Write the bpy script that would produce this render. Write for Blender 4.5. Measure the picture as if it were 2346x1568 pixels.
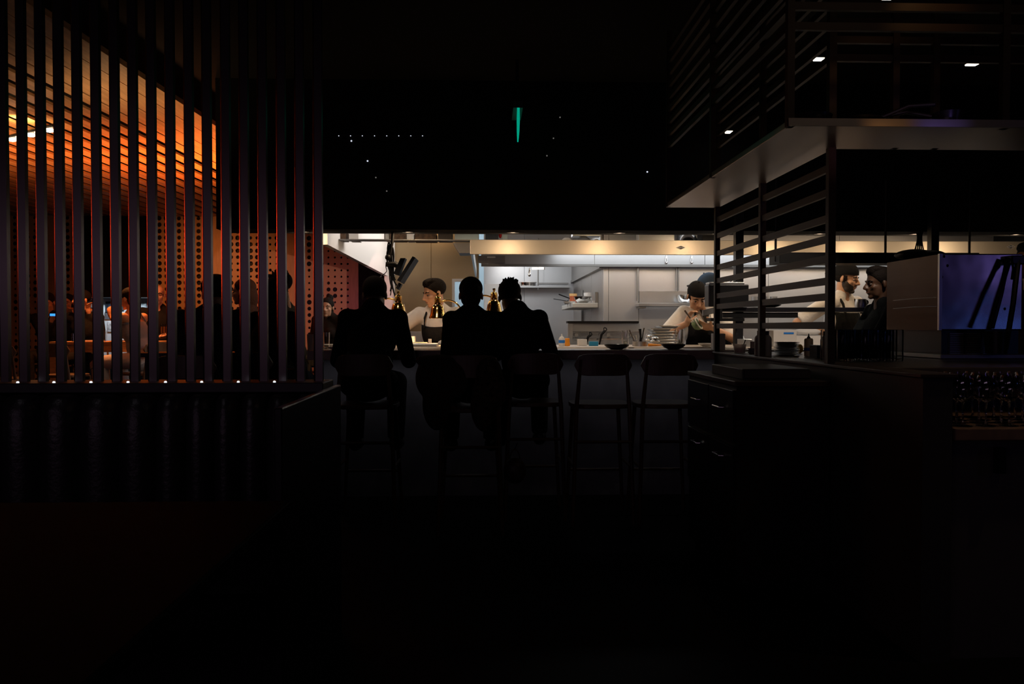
import bpy, bmesh, math, random
from mathutils import Vector, Matrix, Euler
random.seed(7)
for _o in list(bpy.data.objects): bpy.data.objects.remove(_o, do_unlink=True)
SC = bpy.context.scene
COL = SC.collection
PI = math.pi
R = math.radians
# ------------------------------------------------------------------ camera
CAMZ, FPX = 1.23, 1825.0
YAW, PITCH = R(1.915), R(1.067)
cd = bpy.data.cameras.new('camera'); cd.sensor_width = 36.0; cd.lens = 28.0; cd.clip_start = .05
cam = bpy.data.objects.new('camera', cd); COL.objects.link(cam)
cam.location = (0, 0, CAMZ); cam.rotation_euler = (PI/2 - PITCH, 0, -YAW)
SC.camera = cam
SC.view_settings.view_transform = 'Standard'
SC.view_settings.look = 'None'
SC.view_settings.exposure = 0.0
SC.view_settings.gamma = 1.0
SC.view_settings.use_curve_mapping = False
w = bpy.data.worlds.new('night'); SC.world = w; w.use_nodes = True
w.node_tree.nodes['Background'].inputs[0].default_value = (.01, .012, .015, 1)
w.node_tree.nodes['Background'].inputs[1].default_value = 0.02
# ------------------------------------------------------------------ lights
def area(name, loc, target, sx, sy, col, power, spread=180):
    d = bpy.data.lights.new(name, 'AREA'); d.shape = 'RECTANGLE'; d.size = sx; d.size_y = sy
    d.color = col; d.energy = power; d.spread = R(spread)
    o = bpy.data.objects.new(name, d); COL.objects.link(o); o.location = loc
    o.rotation_euler = (Vector(target) - Vector(loc)).to_track_quat('-Z', 'Y').to_euler()
    return o
def spot(name, loc, target, col, power, angle=110, blend=.6, rad=.03):
    d = bpy.data.lights.new(name, 'SPOT'); d.color = col; d.energy = power
    d.spot_size = R(angle); d.spot_blend = blend; d.shadow_soft_size = rad
    o = bpy.data.objects.new(name, d); COL.objects.link(o); o.location = loc
    o.rotation_euler = (Vector(target) - Vector(loc)).to_track_quat('-Z', 'Y').to_euler()
    return o
WARM = (1.0, .70, .42)
DOWN_X = (-1.53, -.65, .234, 1.138, 1.99, 2.87, 3.70, 4.59)
for x in DOWN_X:
    spot('downlight_lamp', (x, 6.75, 2.025), (x, 7.35, 1.25), WARM, 8, 170, .25, .03)
area('fascia_fill', (1.95, 6.82, 2.03), (1.95, 7.45, 1.55), 5.9, .05, (1, .76, .52), 3)  # unseen strip, added to even out the light on the hood fascia
for x, tx, p in ((-.9, -.8, 95), (.2, .95, 115), (2.7, 2.35, 140)):
    spot('pass_front_fill', (x, 4.2, 3.2), (tx, 6.45, 1.1), (1, .82, .66), p, 29, .5, .05)  # unseen spots, added to light the fronts along the pass
spot('recess_patch_fill', (.30, 9.5, 2.18), (.45, 10.7, 1.92), (1, .97, .95), 9, 50, .9, .04)  # unseen spot, added for the bright patch on the recess wall
COOL = (.93, .97, 1.0)
area('recess_lamp', (.6, 9.2, 2.21), (.6, 9.25, 0), 1.0, 2.0, COOL, 13)
area('line_lamp', (2.9, 7.68, 2.0), (2.9, 7.8, 0), 4.4, .26, COOL, 15)
area('kitchen_ceiling_lamp', (2.5, 7.75, 2.95), (2.5, 7.75, 0), 4.5, .2, COOL, 2.5)
area('soffit_fill', (-.2, 9.0, 2.6), (-1.36, 9.0, 2.40), 4.2, .5, (1, .92, .85), 21, 95)  # unseen area light, added to brighten the white soffit
spot('under_soffit_fill', (.3, 6.95, 1.49), (-3.29, 13.3, 1.75), (1, .54, .50), 270, 18, .15, .008)  # unseen spot, added to throw the slanted light edge under the soffit
spot('gold_wall_lamp', (-.75, 9.6, 2.9), (-.75, 11.25, 1.6), (1, .58, .25), 7, 110, .9, .1)
area('back_room_lamp', (-.2, 12.4, 2.8), (-.2, 13.5, .8), 1.6, 1.0, (.70, .88, 1), 26)
# dining room
ORG = (1.0, .21, .035)
spot('dining_uplight', (-3.1, 8.9, 1.9), (-3.2, 8.9, 3.2), ORG, 300, 150, .9, .15)
spot('dining_uplight', (-5.0, 8.2, 1.9), (-5.0, 8.2, 3.2), (1, .34, .1), 90, 150, .9, .15)
spot('tan_fill', (-2.9, 6.3, 2.35), (-2.75, 6.4, 3.2), (1, .62, .30), 16, 140, .9, .1)  # unseen light, added for the tan tone on the nearest planks
spot('perforated_wall_lamp', (-4.5, 10.8, 2.7), (-4.6, 13.3, 1.3), (1, .31, .08), 120, 92, 1, .15)
spot('pink_wall_lamp', (-2.3, 11.6, 1.55), (-2.45, 13.3, 1.35), (1, .32, .62), 10, 95, .9, .1)
spot('table_lamp_light', (-4.2, 9.0, 2.9), (-4.2, 9.2, 0), (1, .34, .10), 280, 90, .8, .08)
# unseen coloured lights without fixtures, placed for sheens and reflections
area('red_sheen_fill', (-5.6, 4.7, 1.95), (-1.5, 3.1, 1.85), 1.4, .5, (1, .06, .02), 1.6, 14)  # unseen, aimed at the slat bevels alone for their red strips
area('purple_sheen_fill', (-2.6, -1.8, 1.72), (-1.8, 3.0, 1.4), 4.6, .30, (.74, .48, .70), 7)  # unseen, added for the purple sheen on the slat faces
area('blue_purple_sheen_fill', (4.93, 1.0, 1.84), (2.6, 4.2, 1.5), .34, .30, (.38, .27, .95), .42)  # unseen, placed to mirror in the upper machine front
area('blue_sheen_fill', (4.9, 1.0, 1.14), (2.7, 4.2, 1.16), .3, .12, (.14, .26, 1), .28)  # unseen, added for the blue reflection low on the machine
area('bar_front_lamp', (.3, 5.62, .99), (.3, 5.75, 0), 3.2, .03, (.95, .9, .95), .42)
spot('rack_highlight_fill', (1.86, 2.95, 2.78), (1.86, 3.28, 2.52), (1, .50, .18), 1.0, 60, .9, .02)  # unseen spot, added for orange highlights on the rack rails
spot('lip_highlight_fill', (1.70, 3.0, 2.0), (1.68, 3.25, 2.075), (1, .42, .12), .6, 60, .9, .02)  # unseen spots, this and the next, added for shelf lip highlights
spot('lip_highlight_fill', (1.95, 3.0, 2.0), (1.90, 3.25, 2.075), (.4, .25, 1), .5, 60, .9, .02)
spot('glass_glint_fill', (1.95, 3.35, 1.95), (1.9, 3.95, 1.1), (1, .85, .65), 1.2, 70, .8, .01)  # unseen spot, added to make the water glass rims sparkle
spot('booth_sheen_fill', (-1.7, 1.9, 2.6), (-1.7, 2.93, 1.0), (.85, .75, .85), 2.0, 80, .8, .1)  # unseen spot, added for the sheen along the banquette tops
spot('station_fill', (2.5, 2.6, 2.7), (2.1, 3.1, .9), (1, .66, .42), 9, 44, .8, .02)  # unseen spot, added to bring up the brown station top
area('bar_ceiling_lamp', (2.2, 1.5, 3.1), (1.7, 3.6, 1), .5, .5, (1, .68, .45), .8)
spot('shelf_bounce_lamp', (1.95, 4.4, 1.10), (1.5, 4.5, 2.06), (1, .55, .32), 1.1, 120, .9, .08)

# ------------------------------------------------------------------ helpers
def at(px, py, Y):
    """world point on the plane y = Y seen at pixel (px, py) of the 2346x1568 frame"""
    F = Vector((math.sin(YAW)*math.cos(PITCH), math.cos(YAW)*math.cos(PITCH), -math.sin(PITCH)))
    Rt = Vector((math.cos(YAW), -math.sin(YAW), 0)); U = Rt.cross(F)
    d = F + Rt*((px-1173)/FPX) + U*((784-py)/FPX)
    return Vector((0, 0, CAMZ)) + d*(Y/d.y)
def ax(px, Y, py=750): return at(px, py, Y).x
def az(py, Y, px=1112): return at(px, py, Y).z

MATS = {}
def mat(name, col, rough=.5, metal=0.0, emit=None, es=0, trans=0.0, noise=0.0, nscale=8.0, bump=0.0, spec=.5, stretch=None, coat=0.0, sheen=0.0):
    if name in MATS: return MATS[name]
    m = bpy.data.materials.new(name); m.use_nodes = True
    nt = m.node_tree; b = nt.nodes['Principled BSDF']
    b.inputs['Base Color'].default_value = (*col, 1)
    b.inputs['Roughness'].default_value = rough
    b.inputs['Metallic'].default_value = metal
    b.inputs['Specular IOR Level'].default_value = spec
    b.inputs['Transmission Weight'].default_value = trans
    b.inputs['Coat Weight'].default_value = coat
    b.inputs['Sheen Weight'].default_value = sheen
    if emit:
        b.inputs['Emission Color'].default_value = (*emit, 1); b.inputs['Emission Strength'].default_value = es
    if noise or bump:
        tc = nt.nodes.new('ShaderNodeTexCoord'); mp = nt.nodes.new('ShaderNodeMapping')
        if stretch: mp.inputs['Scale'].default_value = stretch
        n = nt.nodes.new('ShaderNodeTexNoise'); n.inputs['Scale'].default_value = nscale; n.inputs['Detail'].default_value = 4
        nt.links.new(tc.outputs['Object'], mp.inputs['Vector']); nt.links.new(mp.outputs['Vector'], n.inputs['Vector'])
        if noise:
            r = nt.nodes.new('ShaderNodeValToRGB')
            r.color_ramp.elements[0].position = .3; r.color_ramp.elements[1].position = .7
            r.color_ramp.elements[0].color = (*[c*(1-noise) for c in col], 1)
            r.color_ramp.elements[1].color = (*[min(1, c*(1+noise)) for c in col], 1)
            nt.links.new(n.outputs['Fac'], r.inputs['Fac']); nt.links.new(r.outputs['Color'], b.inputs['Base Color'])
        if bump:
            bp = nt.nodes.new('ShaderNodeBump'); bp.inputs['Strength'].default_value = bump; bp.inputs['Distance'].default_value = .02
            nt.links.new(n.outputs['Fac'], bp.inputs['Height']); nt.links.new(bp.outputs['Normal'], b.inputs['Normal'])
    MATS[name] = m; return m

STEEL = mat('brushed_steel', (.62, .62, .62), .34, 1.0, bump=.10, nscale=2.2)
STEELW = mat('steel_wall_panel', (.60, .60, .61), .42, .85, bump=.12, nscale=1.6)
STEELD = mat('dull_steel', (.30, .29, .28), .45, .8, bump=.1, nscale=3)
CHROME = mat('polished_steel', (.75, .75, .75), .16, 1.0)
BRASS = mat('brass', (.82, .50, .16), .13, 1.0)
BLACK = mat('black_paint', (.008, .008, .009), .5, spec=.2)
BLACKG = mat('black_satin_metal', (.02, .02, .022), .3, .4)
DARKW = mat('matt_black_wall', (.010, .010, .011), .9, spec=.1)
WHITEP = mat('white_paint', (.80, .78, .76), .55)
WHITE = mat('white_plastic', (.82, .80, .78), .4)
TILE = mat('white_tile', (.7, .75, .78), .25)
WOOD = mat('ceiling_wood', (.50, .30, .15), .55, noise=.25, nscale=5, stretch=(6, .5, 6))
OAK = mat('oak_table', (.42, .22, .09), .5, noise=.3, nscale=6, stretch=(1, 6, 6))
DWOOD = mat('dark_stained_wood', (.05, .03, .02), .45, noise=.3, nscale=8, stretch=(1, 1, 5))
STOOLW = mat('stool_wood', (.10, .062, .035), .4, noise=.25, nscale=9)
LEATHER = mat('black_leather', (.016, .015, .017), .38, bump=.15, nscale=60)
SLATM = mat('bronzed_slat_metal', (.10, .085, .085), .30, 1.0)
GRILLM = mat('blackened_steel', (.028, .015, .007), .5, .2)
CONC = mat('grey_concrete', (.16, .16, .18), .8, noise=.2, nscale=5)
FLOORM = mat('dark_floor', (.008, .008, .008), .6, noise=.3, nscale=3, spec=.1)
TGLASS = mat('solid_clear_glass', (1, 1, 1), .02, trans=1.0)
def thin_glass():
    m = bpy.data.materials.new('clear_glass'); m.use_nodes = True; nt = m.node_tree; nt.nodes.remove(nt.nodes['Principled BSDF'])
    f = nt.nodes.new('ShaderNodeFresnel'); f.inputs['IOR'].default_value = 1.22
    t = nt.nodes.new('ShaderNodeBsdfTransparent'); t.inputs[0].default_value = (.93, .94, .93, 1)
    g = nt.nodes.new('ShaderNodeBsdfGlossy'); g.inputs['Roughness'].default_value = .06
    x = nt.nodes.new('ShaderNodeMixShader')
    nt.links.new(f.outputs[0], x.inputs[0]); nt.links.new(t.outputs[0], x.inputs[1]); nt.links.new(g.outputs[0], x.inputs[2])
    nt.links.new(x.outputs[0], nt.nodes['Material Output'].inputs[0]); return m
GLASS = thin_glass()
STONE = mat('counter_stone', (.55, .47, .38), .35, noise=.12, nscale=14)
ORANGEP = mat('orange_plastic', (.9, .32, .02), .4)
BLUEP = mat('blue_tape', (.02, .22, .75), .5)
PLASTICC = mat('cloudy_plastic', (.75, .72, .68), .35)
LAMPM = mat('lamp_white', (.9, .9, .9), .5, emit=(1, .86, .68), es=12)

# --- bmesh shapes
def NB(): return bmesh.new()
def box(bm, x0, x1, y0, y1, z0, z1, M=None):
    c = Vector(((x0+x1)/2, (y0+y1)/2, (z0+z1)/2))
    m = Matrix.Translation(c) @ Matrix.Diagonal((abs(x1-x0), abs(y1-y0), abs(z1-z0), 1))
    bmesh.ops.create_cube(bm, size=1, matrix=(M @ m) if M else m)
    return bm
def frame_z(d):
    d = Vector(d).normalized()
    return d.to_track_quat('Z', 'Y').to_matrix().to_4x4()
def cyl(bm, p0, p1, r0, r1=None, seg=16):
    p0, p1 = Vector(p0), Vector(p1); d = p1-p0
    if r1 is None: r1 = r0
    bmesh.ops.create_cone(bm, cap_ends=True, segments=seg, radius1=r0, radius2=r1, depth=d.length,
                          matrix=Matrix.Translation((p0+p1)/2) @ frame_z(d))
    return bm
def ball(bm, c, r, rot=None, sub=3):
    if not hasattr(r, '__len__'): r = (r, r, r)
    m = Matrix.Translation(Vector(c))
    if rot is not None: m = m @ rot
    bmesh.ops.create_icosphere(bm, subdivisions=sub, radius=1, matrix=m @ Matrix.Diagonal((*r, 1)))
    return bm
def cap(bm, p0, p1, r0, r1, seg=14):
    cyl(bm, p0, p1, r0, r1, seg); ball(bm, p0, r0, sub=2); ball(bm, p1, r1, sub=2); return bm
def lathe(bm, prof, loc=(0, 0, 0), seg=24, M=None):
    """prof: (radius, z) pairs; r = 0 closes"""
    rings = []
    T = M if M is not None else Matrix.Translation(Vector(loc))
    for r, z in prof:
        if r < 1e-6: rings.append([bm.verts.new(T @ Vector((0, 0, z)))])
        else: rings.append([bm.verts.new(T @ Vector((r*math.cos(2*PI*i/seg), r*math.sin(2*PI*i/seg), z))) for i in range(seg)])
    for a, b in zip(rings, rings[1:]):
        for i in range(seg):
            j = (i+1) % seg
            if len(a) == 1 and len(b) == 1: continue
            if len(a) == 1: bm.faces.new((a[0], b[j], b[i]))
            elif len(b) == 1: bm.faces.new((a[i], a[j], b[0]))
            else: bm.faces.new((a[i], a[j], b[j], b[i]))
    return bm
def tube(bm, pts, r, seg=8):
    pts = [Vector(p) for p in pts]; rings = []
    up = Vector((.13, .21, .97))
    for i, p in enumerate(pts):
        d = (pts[min(i+1, len(pts)-1)] - pts[max(i-1, 0)]).normalized()
        s = d.cross(up)
        if s.length < 1e-3: s = d.cross(Vector((1, 0, 0)))
        s.normalize(); t = s.cross(d)
        rr = r[i] if hasattr(r, '__len__') else r
        rings.append([bm.verts.new(p + (s*math.cos(2*PI*k/seg)+t*math.sin(2*PI*k/seg))*rr) for k in range(seg)])
    for a, b in zip(rings, rings[1:]):
        for k in range(seg): bm.faces.new((a[k], a[(k+1) % seg], b[(k+1) % seg], b[k]))
    bm.faces.new(rings[0][::-1]); bm.faces.new(rings[-1]); return bm
def bez(p0, p1, p2, p3, n=12):
    p0, p1, p2, p3 = map(Vector, (p0, p1, p2, p3))
    return [p0*(1-t)**3+p1*3*t*(1-t)**2+p2*3*t*t*(1-t)+p3*t**3 for t in [i/n for i in range(n+1)]]
def prism(bm, poly, d):
    """poly: 3-D points of one face, d: extrusion vector"""
    a = [bm.verts.new(Vector(p)) for p in poly]; b = [bm.verts.new(Vector(p)+Vector(d)) for p in poly]
    bm.faces.new(a[::-1]); bm.faces.new(b); n = len(a)
    for i in range(n): bm.faces.new((a[i], a[(i+1) % n], b[(i+1) % n], b[i]))
    return bm
def obj(name, bm, m, parent=None, smooth=False, bevel=0.0, label=None, angle=40):
    if not isinstance(bm, bpy.types.Mesh):
        bmesh.ops.recalc_face_normals(bm, faces=bm.faces)
        me = bpy.data.meshes.new(name); bm.to_mesh(me); bm.free()
    else: me = bm
    if m: me.materials.append(m)
    if smooth:
        me.shade_smooth()
    o = bpy.data.objects.new(name, me); COL.objects.link(o)
    if bevel:
        b = o.modifiers.new('bevel', 'BEVEL'); b.width = bevel; b.segments = 2; b.limit_method = 'ANGLE'
    if smooth and angle:
        try: me.set_sharp_from_angle(angle=R(angle))
        except Exception: pass
    if parent is not None:
        o.parent = parent; o.matrix_parent_inverse = parent.matrix_basis.inverted()
    if label: o['label'] = label
    return o
def thing(name, label, cat, loc=(0, 0, 0), group=None):
    o = bpy.data.objects.new(name, None); o.empty_display_size = .1; COL.objects.link(o); o.location = loc
    o['label'] = label; o['category'] = cat
    if group: o['group'] = group
    return o
def tag(o, label, cat, group=None):
    o['label'] = label; o['category'] = cat
    if group: o['group'] = group
    return o
def struct(name, bm, m, label=None, cat='structure', parent=None, **k):
    o = obj(name, bm, m, parent, **k)
    if parent is None:
        o['kind'] = 'structure'; o['label'] = label or name; o['category'] = cat
    return o
def dup(root, loc=None, rotz=None, label=None, group=None):
    r = root.copy(); COL.objects.link(r)
    if loc is not None: r.location = loc
    if rotz is not None: r.rotation_euler = (0, 0, rotz)
    if label: r['label'] = label
    if group: r['group'] = group
    for c in list(root.children):
        d = c.copy(); COL.objects.link(d); d.parent = r
        for g in c.children:
            e = g.copy(); COL.objects.link(e); e.parent = d
    return r
def remesh(bm, vox=.008, it=4, most=0):
    me = bpy.data.meshes.new('tmp'); bmesh.ops.recalc_face_normals(bm, faces=bm.faces); bm.to_mesh(me); bm.free()
    o = bpy.data.objects.new('tmp', me); COL.objects.link(o)
    rm = o.modifiers.new('r', 'REMESH'); rm.mode = 'VOXEL'; rm.voxel_size = vox; rm.adaptivity = 0
    if it:
        s = o.modifiers.new('s', 'SMOOTH'); s.factor = .5; s.iterations = it
    bpy.context.view_layer.update()
    dg = bpy.context.evaluated_depsgraph_get()
    out = bpy.data.meshes.new_from_object(o.evaluated_get(dg))
    bpy.data.objects.remove(o); bpy.data.meshes.remove(me)
    if most and len(out.polygons)*2 > most:
        o = bpy.data.objects.new('tmp', out); COL.objects.link(o)
        d = o.modifiers.new('d', 'DECIMATE'); d.ratio = most/(len(out.polygons)*2)
        bpy.context.view_layer.update()
        o2 = bpy.data.meshes.new_from_object(o.evaluated_get(bpy.context.evaluated_depsgraph_get()))
        bpy.data.objects.remove(o); bpy.data.meshes.remove(out); out = o2
    return out
# ================================================================== the setting
struct('floor', box(NB(), -10, 5.4, -3.4, 15.2, -.1, 0), FLOORM, 'dark floor of the whole restaurant')
struct('ceiling', box(NB(), -10, 5.4, -3.4, 15.2, 3.26, 3.4), DARKW, 'black ceiling over the dining room and the bar')
struct('wall_left', box(NB(), -10, -9.8, -3.4, 15.2, 0, 3.26), DARKW, 'dark left wall of the restaurant')
struct('wall_right', box(NB(), 5.2, 5.4, -3.4, 15.2, 0, 3.26), DARKW, 'dark right wall of the restaurant')
struct('wall_back', box(NB(), -9.8, 5.2, 15.0, 15.2, 0, 3.26), DARKW, 'dark far wall behind kitchen and dining room')
struct('wall_front', box(NB(), -9.8, 5.2, -3.4, -3.2, 0, 3.26), DARKW, 'dark wall behind the camera')
BZ = az(527, 6.6)
struct('wall_bulkhead', box(NB(), ax(497, 6.6), 5.2, 6.6, 6.9, BZ, 3.26), DARKW, 'black bulkhead wall above the open kitchen')
# wood slat ceiling over the far dining room (planks run away from the camera)
bm = NB(); RM = Matrix.Translation((-2.42, 6.6, 0)) @ Matrix.Rotation(R(-2.8), 4, 'Z')
for i in range(3): box(bm, -.05-.21*i-.202, -.05-.21*i, -3.2, 6.62, 3.05, 3.09, RM)
for i in range(28): box(bm, -.69-.22*i-.128, -.69-.22*i, -3.2, 6.62, 3.05, 3.072, RM)
struct('ceiling_wood', bm, WOOD, 'warm slatted wood ceiling over the far dining room')

# perforated wood wall at the back of the dining room
def perf_mat(name, col, pitch, seed, rmin, rmax):
    m = bpy.data.materials.new(name); m.use_nodes = True; nt = m.node_tree; L = nt.links
    b = nt.nodes['Principled BSDF']; out = nt.nodes['Material Output']
    b.inputs['Base Color'].default_value = (*col, 1); b.inputs['Roughness'].default_value = .5
    tc = nt.nodes.new('ShaderNodeTexCoord'); sep = nt.nodes.new('ShaderNodeSeparateXYZ'); L.new(tc.outputs['Object'], sep.inputs[0])
    def mth(op, a, v=None):
        n = nt.nodes.new('ShaderNodeMath'); n.operation = op
        if hasattr(a, 'is_linked'): L.new(a, n.inputs[0])
        else: n.inputs[0].default_value = a
        if v is not None:
            if hasattr(v, 'is_linked'): L.new(v, n.inputs[1])
            else: n.inputs[1].default_value = v
        return n.outputs[0]
    u = mth('DIVIDE', sep.outputs[0], pitch); v = mth('DIVIDE', sep.outputs[2], pitch)
    fu = mth('SUBTRACT', mth('FRACT', u), .5); fv = mth('SUBTRACT', mth('FRACT', v), .5)
    d = mth('SQRT', mth('ADD', mth('MULTIPLY', fu, fu), mth('MULTIPLY', fv, fv)))
    cu = mth('FLOOR', u); cv = mth('FLOOR', v)
    cx = nt.nodes.new('ShaderNodeCombineXYZ'); L.new(cu, cx.inputs[0]); L.new(cv, cx.inputs[2]); cx.inputs[1].default_value = seed
    nz = nt.nodes.new('ShaderNodeTexNoise'); nz.inputs['Scale'].default_value = .23; nz.inputs['Detail'].default_value = 1
    L.new(cx.outputs[0], nz.inputs['Vector'])
    mr = nt.nodes.new('ShaderNodeMapRange'); mr.inputs[1].default_value = .42; mr.inputs[2].default_value = .56
    mr.inputs[3].default_value = rmin; mr.inputs[4].default_value = rmax; L.new(nz.outputs['Fac'], mr.inputs[0])
    hole = mth('LESS_THAN', d, mr.outputs[0])
    tr = nt.nodes.new('ShaderNodeBsdfTransparent'); mx = nt.nodes.new('ShaderNodeMixShader')
    L.new(hole, mx.inputs[0]); L.new(b.outputs[0], mx.inputs[1]); L.new(tr.outputs[0], mx.inputs[2]); L.new(mx.outputs[0], out.inputs[0])
    return m
PW = (.46, .27, .13)
PWOOD = mat('panel_wood', PW, .5, noise=.12, nscale=5, stretch=(8, 1, 1))
YB = 13.3
def pbox(p0, p1, y0=YB, z0=0.0, z1=3.05, dy=.02): return box(NB(), ax(p0, YB), ax(p1, YB), y0, y0+dy, z0, z1)
pr = thing('perforated_wall', 'perforated wood panelling across the far end of the dining room', 'wall', (-5, YB, 0)); pr['kind'] = 'structure'
for k, (a, b_, rm, rx) in enumerate(((-140, 108, .2, .34), (132, 190, .3, .36), (352, 487, .30, .37), (516, 650, .17, .36), (678, 806, .17, .38))):
    obj('perforated_panel', pbox(a, b_), perf_mat('perforated_wood', PW, .106, 3.7*k+1, rm, rx), pr)
for a, b_ in ((108, 132), (487, 516), (650, 678), (806, 822)):
    obj('plain_panel', pbox(a, b_, YB-.03, dy=.05), PWOOD, pr)
obj('backing_board', pbox(352, 822, YB+.06), BLACK, pr); obj('backing_board', pbox(-140, 190, YB+.06), BLACK, pr)
obj('lintel_board', pbox(186, 356, YB-.02, 1.72, 3.05, .06), BLACK, pr)

# kitchen shell
KC = box(NB(), -1.5, 5.2, 6.9, 15, 3.0, 3.05)
struct('ceiling_kitchen', KC, WHITEP, 'kitchen ceiling behind the bulkhead')
SX = ax(738, 6.66)            # white soffit wall that runs away on the left of the kitchen
SZ = az(555, 6.66)
GY = 11.25
struct('wall_soffit', box(NB(), SX-.05, SX, 6.9, GY, SZ, 3.0), WHITEP, 'white soffit wall receding on the left of the kitchen')
struct('column', box(NB(), ax(884, GY), ax(905, GY), GY-.15, GY+.1, 0, 3.0), WHITEP, 'white column where the soffit ends by the steel wall')
struct('wall_dark', box(NB(), ax(821, YB), -1.35, YB, YB+.1, 0, 3.0), DARKW, 'black wall under the white soffit')
g = NB(); box(g, ax(905, GY), ax(987.3, GY), GY, GY+.06, 0, 3.0); box(g, ax(988.6, GY), ax(1041, GY), GY, GY+.06, 0, 3.0)
DZ = az(646, GY)
box(g, ax(1041, GY), -.09, GY, GY+.06, DZ, 3.0); box(g, ax(984, GY), ax(992, GY), GY+.062, GY+.08, 0, 3.0)
struct('wall_steel', g, mat('warm_lit_steel_wall', (.33, .25, .15), .33, .92, bump=.22, nscale=1.3), 'stainless steel clad rear wall with a vertical seam')  # gold of the warm light is put into the steel colour
fr = NB(); xa, xb = ax(1036, GY), ax(1042, GY)
box(fr, xa, xb, GY-.03, GY, 0, DZ+.04); box(fr, xb, -.09, GY-.03, GY, DZ, DZ+.04)
struct('doorway_frame', fr, STEEL, 'steel frame around the doorway to the bright back room')
struct('wall_backroom', box(NB(), -1.4, .4, 13.9, 14.0, 0, 3.0), TILE, 'white wall of the bright back room beyond the doorway')
struct('wall_backroom_side', box(NB(), -1.4, -1.3, GY+.1, 13.9, 0, 3.0), TILE, 'white side wall of the bright back room')
# recess: back wall, side wall, and the main wall
RY, MX, MY = 10.7, 1.188, 8.0
rb = NB(); box(rb, -.02, .52, RY, RY+.06, 0, 3.0); box(rb, .525, MX, RY, RY+.06, 0, 3.0)
struct('wall_recess', rb, STEELW, 'stainless back wall of the cooking recess')
rs = NB()
for a, b_ in ((8.06, 8.9), (8.91, 9.8), (9.81, RY)): box(rs, MX, MX+.05, a, b_, 0, 3.0)
struct('trim_panel', box(NB(), -.015, .49, RY-.02, RY-.002, 0, az(651, RY)), WHITEP, 'white panel on the lower left of the recess back wall')
struct('wall_recess_side', rs, mat('seamed_steel', (.46, .44, .42), .4, .85, bump=.2, nscale=2), 'seamed stainless side wall of the cooking recess')
mw = NB(); xs = [MX, ax(1394, MY), ax(1463, MY), ax(1552, MY), ax(1760, MY), 3.6, 4.4, 5.2]
for a, b_ in zip(xs, xs[1:]): box(mw, a+.002, b_-.002, MY, MY+.06, 0, 3.0)
struct('wall_kitchen', mw, STEELW, 'stainless panelled back wall of the kitchen line')

# ------------------------------------------------------------------ extraction hood
FY = 7.4; fz0, fz1 = az(583, FY), az(549, FY); hx0 = ax(1077, FY)
hd = thing('extractor_hood', 'long stainless extractor hood with a warm lit front edge over the kitchen line', 'hood', (2, FY, fz0))
obj('front_fascia', box(NB(), hx0, 5.15, FY, FY+.03, fz0, fz1), mat('fascia_steel', (.60, .54, .45), .42, .75, bump=.05, nscale=2), hd, bevel=.004)
obj('top_plate', box(NB(), hx0, 5.15, FY+.03, FY+.32, fz1-.02, fz1-.002), STEELD, hd)
bz = az(608, MY-.06); ib = NB()
for a, b_ in ((hx0+.1, .02), (.026, MX-.1), (MX-.095, 2.2), (2.205, 3.7), (3.705, 5.15)): box(ib, a, b_, MY-.06, MY-.035, bz+.01, fz1-.03)
obj('inner_baffle', ib, STEELW, hd)
obj('drip_edge', box(NB(), hx0+.1, 5.15, MY-.075, MY-.03, bz-.012, bz+.012), STEELD, hd)
sk = NB(); prism(sk, [(-.135, FY+.03, fz0), (-.135, RY, fz0), (-.135, RY, fz1-.02), (-.135, FY+.03, fz1-.02)], (.02, 0, 0))
obj('side_skirt', sk, STEEL, hd)
sk = NB(); prism(sk, [(MX-.03, MY, bz), (MX-.03, RY, bz), (MX-.03, RY, 2.4), (MX-.03, MY, 2.4)], (.02, 0, 0))
obj('recess_skirt', sk, STEELD, hd)
obj('recess_skirt_edge', box(NB(), MX-.04, MX, MY, RY, bz-.02, bz+.012), STEELD, hd)
dk = NB(); p = [at(1038, 557, FY+.25), at(1078, 557, FY+.25), at(1078, 580, FY+.25), at(1052, 580, FY+.25)]
prism(dk, p, (0, .3, 0)); obj('end_box', dk, STEELD, hd)
def emblem(px, py, wpx=23, hpx=10):
    c = at(px, py, FY-.003); s = FY/FPX; a, b_ = wpx/2*s, hpx/2*s
    e = NB(); prism(e, [c+Vector(v) for v in ((-a, 0, 0), (0, 0, -b_), (a, 0, 0), (0, 0, b_))], (0, .004, 0))
    eo = obj('emblem', e, mat('emblem_black', (.01, .012, .03), .4), hd, label='small black diamond emblem with white lettering')
    f = NB(); t = .10
    for (x0, z0), (x1, z1) in (((-1, 0), (0, 1)), ((0, 1), (1, 0)), ((1, 0), (0, -1)), ((0, -1), (-1, 0))):
        cyl(f, c+Vector((x0*a*.88, -.002, z0*b_*.88)), c+Vector((x1*a*.88, -.002, z1*b_*.88)), .0014, seg=6)
    obj('emblem_border', f, WHITE, eo)
    cu = bpy.data.curves.new('lettering', 'FONT'); cu.body = 'CAPTIVE'; cu.size = b_*.62; cu.align_x = 'CENTER'; cu.align_y = 'CENTER'; cu.extrude = .0008
    tmp = bpy.data.objects.new('tmp', cu); COL.objects.link(tmp); bpy.context.view_layer.update()
    me = bpy.data.meshes.new_from_object(tmp.evaluated_get(bpy.context.evaluated_depsgraph_get())); bpy.data.objects.remove(tmp)
    to = bpy.data.objects.new('lettering', me); COL.objects.link(to); me.materials.clear(); me.materials.append(WHITE)
    to.location = c+Vector((0, -.002, 0)); to.rotation_euler = (PI/2, 0, 0); to.parent = eo
    to.matrix_parent_inverse = eo.matrix_basis.inverted()
emblem(1560, 567.5); emblem(2316, 566)
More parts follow.
